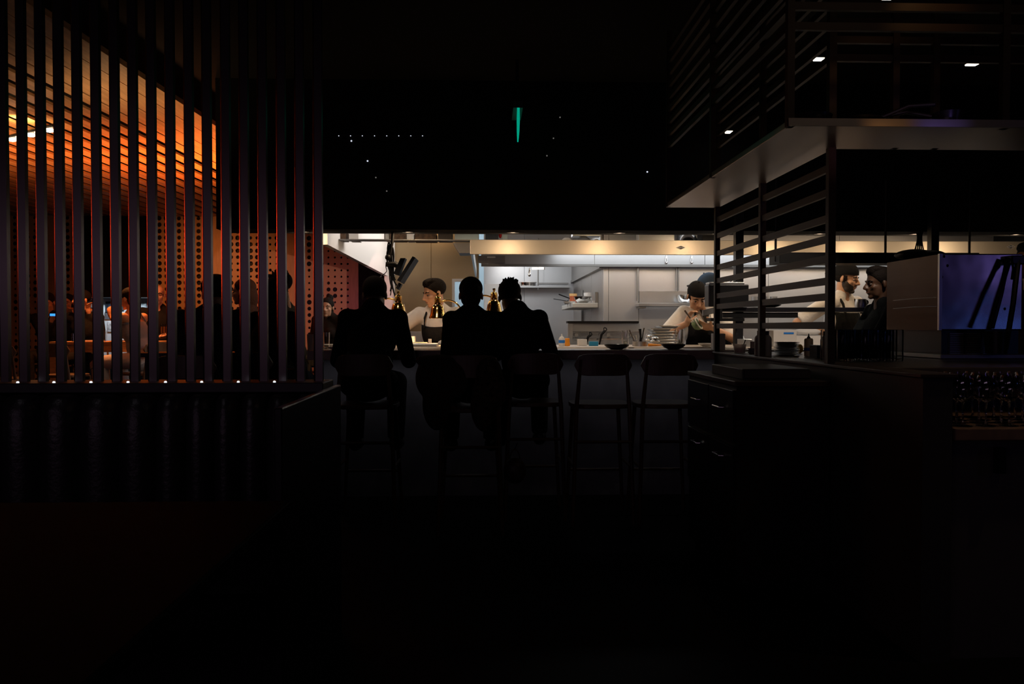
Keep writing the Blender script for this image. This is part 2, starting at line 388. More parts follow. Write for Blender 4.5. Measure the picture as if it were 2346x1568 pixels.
# small round downlights let into the bulkhead underside
for k, x in enumerate(DOWN_X):
    d = thing('downlight', 'small round downlight under the black bulkhead, number %d along the row' % (k+1), 'downlight', (x, 6.75, BZ), 'bulkhead downlights')
    d['label'] = ['small round downlight under the black bulkhead above the left end of the counter', 'round downlight above the dark-haired cook in profile', 'round downlight over the long-haired guest', 'round downlight over the empty stools',
                  'round downlight above the capped cook painting a bowl', 'round downlight beyond the slatted grille', 'round downlight above the bearded cook in a black cap', 'round downlight above the steel machine'][k]
    obj('trim_ring', lathe(NB(), [(.03, 0), (.05, -.004), (.05, .004), (.03, .004), (.03, 0)], (x, 6.75, BZ-.002)), BLACKG, d, smooth=True)

# overhead shelf board on the left of the hood
sh = thing('overhead_shelf', 'thin steel shelf board above the rear doorway left of the hood', 'shelf', (-.8, FY, fz1))
obj('board', box(NB(), SX+.004, hx0-.002, FY, FY+.12, fz1-.010, fz1), STEELD, sh)
obj('hanger', box(NB(), ax(880, FY), ax(880, FY)+.010, FY+.02, FY+.05, fz1, BZ+.5), STEELD, sh)

# ------------------------------------------------------------------ bar counter
ct = thing('bar_counter', 'long bar counter with pale stone top in front of the open kitchen', 'counter', (.5, 5.9, 0))
CL, CZ = ax(703, 5.5), 1.07
obj('counter_top', box(NB(), CL, 2.3, 5.5, 6.0, 1.004, CZ), mat('bar_top', (.42, .35, .27), .4, noise=.25, nscale=9), ct, bevel=.004)
obj('kitchen_worktop', box(NB(), CL, 5.1, 6.002, 6.85, 1.03, 1.078), STONE, ct, bevel=.004)
obj('front_panel', box(NB(), CL+.05, 2.28, 5.80, 5.86, 0, 1.004), CONC, ct)
obj('rear_panel', box(NB(), CL+.05, 5.0, 6.74, 6.8, 0, 1.03), STEELD, ct)
obj('end_panel', box(NB(), CL+.05, CL+.11, 5.87, 6.73, 0, 1.003), DWOOD, ct)
# side bar and half wall on the right
struct('wall_half', box(NB(), 1.59, 1.70, 2.84, 5.48, 0, 1.045), mat('olive_dark_paint', (.035, .034, .028), .6), 'low dark half wall under the slatted grille')
struct('trim_ledge', box(NB(), 1.575, 1.715, 2.83, 5.49, 1.045, 1.06), DWOOD, 'dark ledge along the top of the half wall', bevel=.003)
sb = thing('side_bar', 'dark side bar behind the half wall carrying glasses and plates', 'counter', (2.3, 4.4, 0))
obj('counter_top', box(NB(), 1.72, 3.0, 3.3, 5.45, 1.01, 1.06), mat('dark_bar_top', (.06, .05, .04), .3), sb, bevel=.004)
obj('cabinet', box(NB(), 1.74, 2.95, 3.6, 5.4, 0, 1.01), BLACKG, sb)
gs = thing('glass_station', 'low station with a brown top holding the wine glasses', 'counter', (2.4, 3.2, 0))
obj('counter_top', box(NB(), 1.712, 3.2, 2.84, 3.58, .815, .86), mat('brown_top', (.20, .13, .085), .45, noise=.2, nscale=20), gs, bevel=.004)
cabf = obj('cabinet', box(NB(), 1.72, 3.2, 2.88, 3.58, 0, .815), mat('grey_cabinet', (.07, .065, .06), .6), gs)
obj('pull', box(NB(), ax(2285, 2.86), ax(2303, 2.86), 2.845, 2.875, az(1092, 2.86), az(1032, 2.86)), BLACK, cabf)
# ================================================================== slat screen on the left
SYS = 3.1
sc_ = thing('slat_screen', 'tall screen of vertical bronzed metal slats on the left', 'screen', (-1.6, SYS, 1.0))
slats = [-35, 8, 51, 94, 136, 178, 221, 264, 306, 348, 391, 434, 475, 518, 560, 602, 645, 687, 729]
for px in slats:
    x = ax(px, SYS); b = NB()
    prism(b, [(x-.020, SYS+.009, 1.02), (x-.012, SYS, 1.02), (x+.016, SYS, 1.02), (x+.016, SYS+.022, 1.02), (x-.020, SYS+.022, 1.02)], (0, 0, 2.24))
    obj('slat', b, SLATM, sc_)
obj('base_rail', box(NB(), -3.4, ax(746, 3.05), 3.0, 3.2, .985, 1.022), mat('rail_dark_metal', (.03, .03, .03), .4, .5), sc_, bevel=.004)
struct('wall_booth', box(NB(), -3.4, ax(740, 3.1), 3.06, 3.16, 0, .985), DARKW, 'low dark wall under the slat screen')
for px in (39, 122, 207, 292, 378, 461, 545, 628):  # bolt-head glints, made as small glowing studs
    x = ax(px, 3.03); b = NB()
    lathe(b, [(.0, .006), (.003, .0055), (.005, .003), (.005, 0), (0, 0)], (x, 3.03, 1.022), 12)
    obj('glint_stud', b, mat('glint_glow', (.8, .85, .9), .3, emit=(.8, .9, 1), es=1.6), sc_, smooth=True, label='tiny stud on the base rail, its white glint made to glow')
bp = thing('booth_end_panel', 'narrow dark upright panel closing the end of the banquette', 'panel', (ax(742, 3), 2.7, 0))
obj('panel', box(NB(), ax(737, 2.95), ax(752, 2.95), 2.28, 3.2, 0, 1.0), BLACKG, bp, bevel=.004)
# tufted banquette
bq = thing('banquette', 'black leather banquette with vertical channel back below the slat screen', 'banquette', (-1.6, 2.7, 0))
bnd = [-200, -108, -20, 69, 161, 255, 341, 412, 478, 538, 600, 668, 728]
for a, b_ in zip(bnd, bnd[1:]):
    x0, x1 = ax(a, 2.9), ax(b_, 2.9); b = NB(); n = 8; rows = []
    for zt, dy in ((.46, .0), (.6, .0), (.8, .0), (.93, .004), (.97, .02), (.985, .05), (.982, .09)):
        row = []
        for i in range(n+1):
            t = i/n; bulge = .05*math.sin(PI*t)**.6
            row.append(b.verts.new((x0+(x1-x0)*t, 2.95-bulge+dy, zt-(.02*(1-math.sin(PI*t)**.5) if zt > .9 else 0))))
        rows.append(row)
    back = [[b.verts.new((v.co.x, 3.04, v.co.z)) for v in rows[0]], [b.verts.new((v.co.x, 3.04, v.co.z)) for v in rows[-1]]]
    rows = [back[0]]+rows+[back[1]]
    for r0, r1 in zip(rows, rows[1:]):
        for i in range(n): b.faces.new((r0[i], r0[i+1], r1[i+1], r1[i]))
    obj('back_channel', b, LEATHER, bq, smooth=True, angle=0)
obj('seat', box(NB(), -3.2, ax(728, 2.9), 2.35, 2.90, .30, .455), LEATHER, bq, bevel=.04)
obj('plinth', box(NB(), -3.2, ax(728, 2.9), 2.45, 2.93, 0, .30), BLACK, bq)
# booth table in the near left
tb = thing('booth_table', 'dark glossy table in front of the banquette', 'table', (-1.2, 1.5, 0))
obj('table_top', box(NB(), -2.2, -.54, .95, 2.22, .715, .75), mat('glossy_dark_top', (.008, .007, .006), .6, noise=.3, nscale=6, spec=.03), tb, bevel=.006)
obj('pedestal', lathe(NB(), [(0, 0), (.24, 0), (.24, .015), (.05, .03), (.04, .06), (.04, .70), (.12, .714), (0, .714)], (-1.35, 1.55, 0)), BLACKG, tb, smooth=True)

# ================================================================== grille and overhead rack on the right
gr = thing('slatted_grille', 'dark steel rack with posts, horizontal slats and an overhead shelf on the right', 'rack', (1.6, 4.5, 1.06))
GX = 1.59; OX = 1.262; FN = 3.28; FF = 3.655
SHZ = 2.06
def gpost(x, y, z0, z1, w=.034):
    obj('post', box(NB(), x-w/2, x+w/2, y-w/2, y+w/2, z0, z1), GRILLM, gr)
for y in (5.47, 4.57, FF): gpost(GX+.012, y, 1.06, 3.26)
for x, y in ((OX, 5.47), (OX, 4.40), (OX, FN), (2.17, FN), (1.90, FF), (2.09, FF)):
    gpost(x, y, SHZ, 3.26, .03)
for z in (1.97, 1.858, 1.737, 1.642, 1.55, 1.445, 1.372, 1.238):
    obj('slat', box(NB(), GX+.002, GX+.020, FF-.01, 5.47, z-.017, z+.017), GRILLM, gr)
for z in [2.475+.083*i for i in range(9)]:
    for b in (box(NB(), OX-.010, OX+.010, FN, 5.47, z-.016, z+.016), box(NB(), GX, GX+.02, FF, 5.47, z-.016, z+.016),
              box(NB(), OX, 3.2, FN-.010, FN+.010, z-.016, z+.016), box(NB(), GX, 3.2, FF-.010, FF+.010, z-.016, z+.016)):
        obj('slat', b, GRILLM, gr)
s = NB(); z0, z1 = SHZ, SHZ+.027
prism(s, [(OX-.01, FN-.02, z0), (3.3, FN-.02, z0), (3.3, FF+.02, z0), (GX+.03, FF+.02, z0), (GX+.03, 5.5, z0), (OX-.01, 5.5, z0)], (0, 0, .027))
obj('shelf', s, mat('shelf_steel', (.40, .36, .33), .36, .9, bump=.12, nscale=2.5), gr, bevel=.002)
obj('shelf_lip', box(NB(), OX-.014, 3.3, FN-.028, FN-.021, z0, z1+.004), STEELD, gr)
# pans and bowls up on the rack
def pan(name, label, x, y, z, r, hd, ang, m):
    t = thing(name, label, 'pan', (x, y, z))
    obj('pan_bowl', lathe(NB(), [(0, .001), (r*.8, .001), (r, hd), (r*1.03, hd), (r*.78, .006), (0, 0)][:5]+[(0, .006)], (x, y, z)), m, t, smooth=True)
    d = Vector((math.cos(ang), math.sin(ang), .12)); p = Vector((x, y, z+hd*.8))+d*r
    obj('handle', tube(NB(), [p, p+d*.10+Vector((0, 0, .02)), p+d*.2], [.009, .008, .01]), m, t, smooth=True)
    return t
pan('frying_pan', 'wide black frying pan on the overhead shelf behind the near post', 1.63, 3.47, z1, .11, .05, -.6, BLACKG)
pan('frying_pan', 'small black pan on the overhead shelf with handle raised right', 1.86, 3.46, z1, .06, .04, .3, BLACKG)
pan('frying_pan', 'dark deep pan left of the upturned steel bowl on the shelf', 2.0, 3.40, z1, .06, .07, 2.6, BLACKG)
def bowl(name, label, x, y, z, r, h, m, flip=False, group=None, cat='bowl'):
    prof = [(0, 0), (r*.45, 0), (r*.78, h*.32), (r*.95, h*.7), (r, h), (r*1.03, h), (r*.97, h*.66), (r*.8, h*.26), (r*.46, -.004), (0, -.004)]
    prof = [(a, ((h-b_) if flip else b_+.004)+.001) for a, b_ in prof]
    return tag(obj(name, lathe(NB(), prof, (x, y, z), 32), m, smooth=True), label, cat, group)
bowl('steel_bowl', 'upturned steel bowl at the right end of the overhead shelf', ax(2255, 3.5), 3.5, z1, .075, .035, CHROME, True)
bowl('serving_bowl', 'dark wide bowl on the corner of the overhead shelf', 1.41, 3.42, z1, .085, .05, BLACKG)
bowl('serving_bowl', 'dark bowl with glints on the side wing of the overhead shelf', 1.42, 4.25, z1, .11, .06, BLACKG, True)

# service cabinet at the near side of the half wall
cb = thing('service_cabinet', 'dark service cabinet with drawers standing against the half wall', 'cabinet', (1.35, 4.0, 0))
cbx0, cbx1, cby0, cby1, cbz = 1.13, 1.57, 3.57, 4.42, .985
body = obj('body', box(NB(), cbx0+.012, cbx1, cby0+.01, cby1, .06, cbz-.025), mat('black_laminate', (.012, .011, .010), .45), cb)
obj('top', box(NB(), cbx0, cbx1, cby0, cby1, cbz-.025, cbz), DWOOD, cb, bevel=.004)
obj('plinth', box(NB(), cbx0+.04, cbx1, cby0+.04, cby1-.03, 0, .06), BLACK, cb)
for (z0_, z1_, hp) in ((.70, .94, .85), (.40, .68, .62)):
    for y0, y1 in ((3.60, 3.98), (4.0, 4.40)):
        d = obj('drawer', box(NB(), cbx0-.002, cbx0+.012, y0, y1, z0_, z1_), BLACKG, cb, bevel=.002)
        ym = (y0+y1)/2; h = NB()
        tube(h, [(cbx0-.002, ym-.06, hp), (cbx0-.022, ym-.055, hp), (cbx0-.022, ym+.055, hp), (cbx0-.002, ym+.06, hp)], .004)
        obj('handle', h, CHROME, d, smooth=True)
mb = thing('menu_folder', 'stack-thick dark menu folder lying on the service cabinet', 'folder', (1.37, 3.95, cbz))
obj('cover', box(NB(), 1.2, 1.52, 3.68, 4.18, cbz, cbz+.05), mat('dark_leatherette', (.02, .016, .013), .5), mb, bevel=.004)
obj('pages', box(NB(), 1.21, 1.523, 3.677, 4.17, cbz+.008, cbz+.042), mat('dark_pages', (.05, .04, .035), .8), mb)

# ================================================================== steel machine on the side bar
mc = thing('ice_machine', 'large dented steel machine on the side bar lit purple and blue', 'machine', (2.6, 4.45, 1.06))
mx0, mx1, my0, my1 = ax(2152, 4.2), ax(2342, 4.2), 4.2, 4.76
mz1 = az(578, 4.2); mz0 = az(757, 4.2)
MST = mat('dented_steel', (.46, .45, .5), .22, .97, bump=1.0, nscale=.95)
obj('housing', box(NB(), mx0, mx1, my0, my1, mz0, mz1), MST, mc, bevel=.006)
obj('side_reflection_panel', box(NB(), mx0-.003, mx0-.0005, my0+.012, my1-.004, mz0, mz1-.004), mat('brown_reflection_steel', (.06, .034, .018), .30, .95, bump=.35, nscale=1.3, stretch=(.1, .06, 3.2)), mc)  # added panel, its brown is a warm reflection put into the colour
for zz in (az(683, my0+.2), az(703, my0+.2)):  # thin tubes shaped to stand for reflection streaks on the steel
    obj('reflection_streak', tube(NB(), [(mx0-.003, my0+.02, zz), (mx0-.003, my0+.25, zz+.002), (mx0-.003, my1-.08, zz-.002)], .0022, 8), STEEL, mc, smooth=True)
obj('corner_trim', box(NB(), mx0-.004, mx0+.012, my0-.004, my0+.012, mz0, mz1), STEEL, mc)
lw = obj('lower_body', box(NB(), mx0+.03, mx1, my0+.03, my1, 1.085, mz0), BLACKG, mc)
lv = NB()
for c0, c1 in ((2174, 2205), (2212, 2244), (2250, 2278)):
    for k in range(12):
        zz = az(765+k*4.2, my0+.028)
        box(lv, ax(c0, my0+.03), ax(c1, my0+.03), my0+.018, my0+.03, zz-.003, zz+.002)
obj('louvre', lv, STEELD, lw)
obj('base_tray', box(NB(), mx0-.02, mx1, my0-.05, my1, 1.062, 1.085), STEELD, mc, bevel=.003)
for px, py in ((2163, 588), (2171, 609), (2158, 635), (2289, 612), (2302, 708)):
    c = at(px, py, my0); obj('screw', ball(NB(), c, (.007, .004, .008), sub=2), BLACK, mc)
obj('hinge_block', box(NB(), ax(2303, my0), ax(2338, my0), my0-.05, my0, az(604, my0), az(583, my0)), BLACKG, mc, bevel=.006)
for q, (a, b_, r) in enumerate((((2309, 592), (2272, 752), .013), ((2333, 592), (2304, 800), .014), ((2319, 596), (2318, 640), .006))):
    p0, p1 = at(a[0], a[1], my0-.035), at(b_[0], b_[1], my0-.09)
    obj('lever_arm', tube(NB(), [p0, p0*.5+p1*.5+Vector((0, -.01, 0)), p1], r), BLACKG, mc, smooth=True)
obj('drain_cup', lathe(NB(), [(0, 0), (.05, 0), (.06, .12), (.055, .12), (.046, .006), (0, .006)], (ax(2283, my0-.08), my0-.08, 1.09), 24), BLACKG, mc, smooth=True)
# crumpled bag on top of the machine
tag(obj('black_bag', remesh(ball(ball(NB(), (2.50, 4.6, mz1+.032), (.085, .13, .03)), (2.56, 4.55, mz1+.027), (.10, .10, .024)), .012, 2), BLACK, smooth=True), 'low black bag lying on the machine top behind its edge', 'bag')

# ================================================================== recessed ceiling lamps and glints made to glow
for k, (px, py, lab) in enumerate(((2030, 4, 'bright ceiling spot at the top edge above the rack rails'), (1876, 136, 'bright ceiling spot seen through the upper rack beside a post'),
                                   (2228, 147, 'bright ceiling spot seen below the upper rails on the right'), (1672, 303, 'small far ceiling spot above the rack side wing'))):
    Y = 2.0*FPX/(750-py)*.93
    if Y > 6.3: Y = 6.3
    c = at(px, py, Y)
    t = thing('ceiling_spot', lab, 'spotlight', (c.x, c.y, 3.26), 'ceiling spots over the bar')
    s = .030 if k != 2 else .036
    obj('lens', box(NB(), c.x-s, c.x+s, c.y-s*.8, c.y+s*.8, c.z-.004, c.z+.004, ), LAMPM, t)
    obj('housing', box(NB(), c.x-s-.006, c.x+s+.006, c.y-s*.8-.006, c.y+s*.8+.006, c.z+.004, c.z+.06), BLACK, t)
    obj('stem', cyl(NB(), (c.x, c.y, c.z+.06), (c.x, c.y, 3.27), .012), BLACK, t)
GLINTM = mat('glint_dot', (.8, .85, 1), .5, emit=(.8, .85, 1), es=.9)  # glints on the bulkhead are made as small glowing dots
GLINTD = mat('glint_dot_dim', (.5, .5, .5), .5, emit=(.9, .85, .8), es=.12)
ls = thing('glint_dot_row', 'row of eight tiny glints on the black bulkhead, made to glow', 'light', (ax(870, 6.59), 6.59, az(311, 6.59)))
obj('strip_bar', box(NB(), ax(770, 6.59), ax(974, 6.59), 6.592, 6.6, az(312.5, 6.59), az(310, 6.59)), BLACK, ls)
for px in (776, 803, 830, 858, 886, 913.5, 941, 968):
    obj('glint_dot', ball(NB(), at(px, 311.3, 6.59), .0042, sub=2), GLINTM, ls)
for px, py, big in ((805, 323, 1), (842, 369, 1), (861, 407, 0), (886, 438, 0), (1283, 269, 0), (1268, 317, 0), (1253, 357, 0), (1483, 394, 1)):
    c = at(px, py, 6.592); b = NB(); lathe(b, [(0, 0), (.007 if big else .006, 0), (.005, .008), (0, .008)], seg=10, M=Matrix.Translation(c) @ Matrix.Rotation(PI/2, 4, 'X'))
    o = tag(obj('glint_dot', b, GLINTM if big else GLINTD), 'single tiny glint on the black bulkhead, made to glow', 'light', 'scattered glints on the bulkhead')
# exit sign, seen edge-on
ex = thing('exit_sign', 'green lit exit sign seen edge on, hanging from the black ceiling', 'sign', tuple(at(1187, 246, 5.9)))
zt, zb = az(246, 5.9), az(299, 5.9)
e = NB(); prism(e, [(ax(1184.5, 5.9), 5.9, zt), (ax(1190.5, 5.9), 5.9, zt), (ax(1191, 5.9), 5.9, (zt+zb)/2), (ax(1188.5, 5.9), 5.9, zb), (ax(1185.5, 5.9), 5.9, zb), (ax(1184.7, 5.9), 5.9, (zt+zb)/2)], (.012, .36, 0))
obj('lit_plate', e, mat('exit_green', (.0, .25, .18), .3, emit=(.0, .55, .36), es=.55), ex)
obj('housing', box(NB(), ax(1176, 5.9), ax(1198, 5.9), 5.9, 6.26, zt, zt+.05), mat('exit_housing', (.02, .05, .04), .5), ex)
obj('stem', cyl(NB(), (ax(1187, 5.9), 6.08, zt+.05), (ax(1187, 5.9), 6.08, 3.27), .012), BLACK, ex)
# pendant light bar and round speaker in the dining room
pa, pb = Vector((ax(-60, 7.6), 7.6, 2.88)), at(124, 296, 6.73)
pn = thing('pendant_light_bar', 'slanted pendant bar with a row of bright bulbs under the wood ceiling', 'pendant lamp', tuple((pa+pb)/2))
tube_d = (pb-pa)
bmx = NB(); cyl(bmx, pa+Vector((0, 0, .03)), pb+Vector((0, 0, .03)), .018, seg=8); obj('bar', bmx, DWOOD, pn)
for t in (.12, .34, .52, .62, .74, .84, .95):
    p = pa+tube_d*t; obj('bulb', ball(NB(), p, (.042, .03, .018), sub=2), mat('bulb_glow', (1, .8, .5), .5, emit=(1, .78, .5), es=9), pn, smooth=True)
for t in (.1, .9):
    p = pa+tube_d*t; obj('cable', cyl(NB(), p+Vector((0, 0, .04)), (p.x, p.y, 3.06), .004, seg=6), BLACK, pn)
pm = pa+tube_d*.6
spot('pendant_uplight', (pm.x, pm.y, 2.96), (pm.x, pm.y+.3, 3.3), (1, .66, .25), 14, 165, .8, .08)
sp = thing('round_speaker', 'black round speaker hanging below the wood ceiling behind the slats', 'speaker', tuple(at(325, 305, 8)))
c = at(325, 305, 8); obj('shell', lathe(NB(), [(0, .05), (.04, .05), (.075, .02), (.075, 0), (.06, -.03), (0, -.035)], tuple(c)), BLACKG, sp, smooth=True)
obj('stem', cyl(NB(), c+Vector((0, 0, .04)), (c.x, c.y, 3.19), .006), BLACK, sp)
# ================================================================== people
Z = Vector((0, 0, 1))
def rotm(cols): return Matrix((cols[0], cols[1], cols[2])).transposed().to_4x4()
def ik(S, T, a, b, pole):
    d = T-S; L = min(d.length, (a+b)*.995); dn = d.normalized()
    T = S+dn*L; x = (a*a-b*b+L*L)/(2*L); h = math.sqrt(max(0, a*a-x*x))
    p = (pole-dn*pole.dot(dn)).normalized()
    return S+dn*x+p*h, T
def half(bm, co, no):
    """keep the side of the plane that no points to, and close the cut"""
    r = bmesh.ops.bisect_plane(bm, geom=bm.verts[:]+bm.edges[:]+bm.faces[:], plane_co=co, plane_no=no, clear_inner=True)
    ed = [e for e in r['geom_cut'] if isinstance(e, bmesh.types.BMEdge)]
    if ed: bmesh.ops.holes_fill(bm, edges=[e for e in bm.edges if e.is_boundary])
    return bm
def hand(bm, W, d, n, s, k, curl=.5, spread=.12):
    """W wrist, d finger direction, n palm normal, s thumb side"""
    d = d.normalized(); n = (n-d*n.dot(d)).normalized(); s = (s-d*s.dot(d)-n*s.dot(n)).normalized()
    Rm = rotm((s, d, n))
    ball(bm, W+d*.045*k, (.042*k, .052*k, .016*k), Rm); cap(bm, W-d*.01*k, W+d*.03*k, .026*k, .028*k, 10)
    for j, (o, l) in enumerate(((.032, .072), (.011, .08), (-.011, .074), (-.031, .058))):
        p = W+d*.082*k+s*o*k; dd = (d+s*o*spread*10*.3).normalized(); r = .0092*k; a = 0
        for f, c in ((.45, .6), (.32, 1.0), (.23, .8)):
            a += curl*c; v = (dd*math.cos(a)+n*math.sin(a)); q = p+v*l*f*k
            cap(bm, p, q, r, r*.92, 8); p = q; r *= .92
    p = W+d*.025*k+s*.034*k+n*.004*k
    for v, l, r in ((s*.75+d*.6+n*.25, .045, .012), (s*.3+d*.9+n*.4, .034, .0105)):
        v = v.normalized(); q = p+v*l*k; cap(bm, p, q, r*k, r*.9*k, 8); p = q
def human(label, xy, face, h=1.74, mode='stand', seat=.82, lean=8, side=0, hyaw=0, hpitch=0, hroll=0, hoff=(0, 0, 0),
          RH=None, LH=None, poleR=None, poleL=None, Rd=None, Ld=None, Rn=None, Ln=None, curl=(.5, .5), bw=1.0,
          skin=(.55, .30, .18), hairc=(.012, .009, .008), shirt=(.8, .77, .73), pants=(.015, .015, .017), shoes=(.02, .02, .02),
          sleeve='short', hair='short', apron=None, beard=0, capc=None, vox=.008, group=None, glasses=False, collar=False, tank=False, female=False, brow=True, hood=False):
    k = h/1.75; hk = .136*h/.23; a = R(face)
    F = Vector((-math.sin(a), math.cos(a), 0)); Rt = Vector((math.cos(a), math.sin(a), 0))
    l, sd = R(lean), R(side)
    T = (Z*math.cos(l)+F*math.sin(l)).normalized(); T = (T*math.cos(sd)+Rt*math.sin(sd)).normalized()
    Rs = (Rt-T*Rt.dot(T)).normalized(); Ft = T.cross(Rs)
    base = Vector((xy[0], xy[1], 0))
    P = base+Z*(.525*h if mode == 'stand' else seat+.125)
    NBk = P+T*.30*h; sw = (.099 if not female else .086)*h*bw
    SR, SL = NBk-T*.022*h+Rs*sw-Ft*.005, NBk-T*.022*h-Rs*sw-Ft*.005
    ha = a+R(hyaw); hF = Vector((-math.sin(ha), math.cos(ha), 0)); hR = Vector((math.cos(ha), math.sin(ha), 0))
    hp = R(hpitch); fF = hF*math.cos(hp)-Z*math.sin(hp); fU = hF*math.sin(hp)+Z*math.cos(hp)
    hr = R(hroll); fU, hR = fU*math.cos(hr)+hR*math.sin(hr), hR*math.cos(hr)-fU*math.sin(hr)
    NT = (T*.7+Z*.3+fU*.25).normalized()
    HC = NBk+NT*.104*h+fF*.018*k+Vector(hoff)
    root = thing('person', label, 'person', (xy[0], xy[1], 0), group)
    HM = Matrix.Translation(HC) @ rotm((hR, fF, fU))
    hp_ = lambda x, y, z: HM @ Vector((x*hk, y*hk, z*hk))
    HR = rotm((hR, fF, fU)); TR = rotm((Rs, Ft, T))
    UA, FA = .175*h, .150*h
    def arm(S, tgt, pole, sgn):
        if tgt is None: tgt = S-Z*.29*h+F*.10*h+Rt*sgn*.03
        if pole is None: pole = Rt*sgn*.28-Z*.9-F*.30
        return ik(S, Vector(tgt), UA, FA, Vector(pole))
    ER, WR = arm(SR, RH, poleR, 1); EL, WL = arm(SL, LH, poleL, -1)
    hips = [P+Rs*.055*h, P-Rs*.055*h]; legs = []
    for sgn, H in zip((1, -1), hips):
        if mode == 'stand': K = H-Z*.24*h+F*.012+Rt*sgn*.012; A = Vector((K.x, K.y, .06))-F*.02
        else: K = H+F*.235*h-Z*.02+Rt*sgn*.045; A = K-Z*min(.24*h, K.z-.07)-F*.06
        legs.append((H, K, A))
    # ---- skin: one continuous body
    bm = NB()
    def torso(b, g):
        ball(b, P+T*.01*k, ((.165+g)*k*bw, (.118+g)*k, (.125+g)*k), TR)
        ball(b, P+T*.15*k, ((.142+g)*k*bw*(.9 if female else 1), (.105+g)*k, (.15+g)*k), TR)
        ball(b, P+T*.33*k+Ft*.005, ((.160+g)*k*bw*(.93 if female else 1), (.112+g)*k, (.17+g)*k), TR)
        cap(b, SR-T*.01*k-Rs*.02, SL-T*.01*k+Rs*.02, (.058+g)*k, (.058+g)*k)
        for s_ in (1, -1): cyl(b, NBk-T*.045*k+Rs*s_*.10*k, NBk+T*.045*k+Rs*s_*.015, (.05+g)*k, (.04+g)*k)
        if female:
            for s_ in (1, -1): ball(b, P+T*.34*k+Ft*.09*k+Rs*.065*k*s_, ((.06+g)*k,)*3)
    torso(bm, 0)
    cap(bm, NBk-T*.03, HC-fU*.05*hk-fF*.015*hk, .060*k*(.88 if female else 1), .054*k*(.9 if female else 1))
    ball(bm, hp_(0, -.012, .034), (.075*hk, .095*hk, .081*hk), HR)
    ball(bm, hp_(0, .028, -.04), (.060*hk, .060*hk, .072*hk), HR)
    cap(bm, hp_(-.03, .035, -.078), hp_(.03, .035, -.078), .026*hk, .026*hk, 10)
    ball(bm, hp_(0, .066, -.096), (.024*hk, .022*hk, .018*hk), HR)
    cap(bm, hp_(-.035, .074, .016), hp_(.035, .074, .016), .0125*hk, .0125*hk, 10)
    cap(bm, hp_(0, .088, .008), hp_(0, .110, -.030), .0085*hk, .0135*hk, 10)
    for s_ in (1, -1):
        ball(bm, hp_(s_*.012, .098, -.034), .0095*hk, sub=2); ball(bm, hp_(s_*.04, .060, -.026), (.022*hk, .022*hk, .019*hk), HR, 2)
        ball(bm, hp_(s_*.077, -.008, -.012), (.009*hk, .019*hk, .031*hk), HR @ Matrix.Rotation(R(-20*s_), 4, 'Z'), 2)
    ball(bm, hp_(0, .086, -.056), (.024*hk, .012*hk, .0062*hk), HR, 2); ball(bm, hp_(0, .085, -.068), (.020*hk, .012*hk, .0075*hk), HR, 2)
    for S, E, W, tgt, dr, nn, sgn, cu in ((SR, ER, WR, RH, Rd, Rn, 1, curl[0]), (SL, EL, WL, LH, Ld, Ln, -1, curl[1])):
        ball(bm, S, .058*k, sub=3); cap(bm, S, E, .050*k, .040*k); cap(bm, E, W, .041*k, .027*k)
        d = Vector(dr) if dr is not None else (W-E); n = Vector(nn) if nn is not None else -Rt*sgn*.8-Z*.6+F*.2
        sdir = (d.cross(n))*sgn
        hand(bm, W, d, n, sdir, k*1.02, cu)
    for H, K, A in legs:
        cap(bm, H, K, .088*k, .062*k); cap(bm, K, A, .060*k, .040*k)
        ball(bm, A+F*.07*k-Z*.02, (.042*k, .12*k, .038*k), rotm((Rt, F, Z)))
    sm = mat('skin_%d_%d_%d' % tuple(int(c*100) for c in skin), skin, .5, noise=.08, nscale=30)
    obj('body', remesh(bm, vox, 3, 11000), sm, root, smooth=True, angle=0)
    hm = mat('hair_%d_%d' % (int(hairc[0]*1000), int(hairc[1]*1000)), hairc, .75, bump=.4, nscale=120, spec=.12)
    # ---- eyes, brows
    for s_ in (1, -1):
        e = obj('eye', ball(NB(), hp_(s_*.031, .0745, -.003), (.0130*hk, .0105*hk, .0065*hk), HR, 2), mat('eye_white', (.30, .24, .21), .4, spec=.2), root, smooth=True)
        obj('iris', ball(NB(), hp_(s_*.031, .0835, -.0045), (.0062*hk, .003*hk, .0062*hk), HR, 2), mat('iris_dark', (.012, .008, .006), .2), e, smooth=True)
        if brow:
            b = NB(); tube(b, [hp_(s_*.012, .088, .016), hp_(s_*.030, .086, .023), hp_(s_*.052, .070, .016)], [.0035*hk, .005*hk, .003*hk], 6); obj('eyebrow', b, hm, root, smooth=True)
    b = NB(); tube(b, [hp_(-.024, .090, -.0625), hp_(0, .0985, -.0615), hp_(.024, .090, -.0625)], [.0018*hk, .003*hk, .0018*hk], 6)
    obj('mouth', b, mat('lip', (.30, .10, .08), .5), root, smooth=True)
    # ---- hair
    if hair != 'none' and hair != 'bald':
        b = NB(); ball(b, hp_(0, -.017, .042), (.083*hk, .100*hk, .084*hk), HR)
        half(b, hp_(0, .062, .050), (HR @ Vector((0, -.62, .55))).normalized())
        if hair == 'short':
            ball(b, hp_(0, .02, .105), (.062*hk, .062*hk, .028*hk), HR); ball(b, hp_(0, .055, .09), (.05*hk, .03*hk, .028*hk), HR)
        if hair == 'spiky':
            rr = random.Random(3)
            for i in range(26):
                x, y = rr.uniform(-.055, .055), rr.uniform(-.06, .06); zz = .115*math.sqrt(max(0, 1-(x/.085)**2-(y/.1)**2))
                p = hp_(x, y-.015, zz); cyl(b, p, p+HR @ Vector((x*.3+rr.uniform(-.01, .01), y*.3, .022+rr.uniform(0, .014)))*hk, .015*hk, .004*hk, 7)
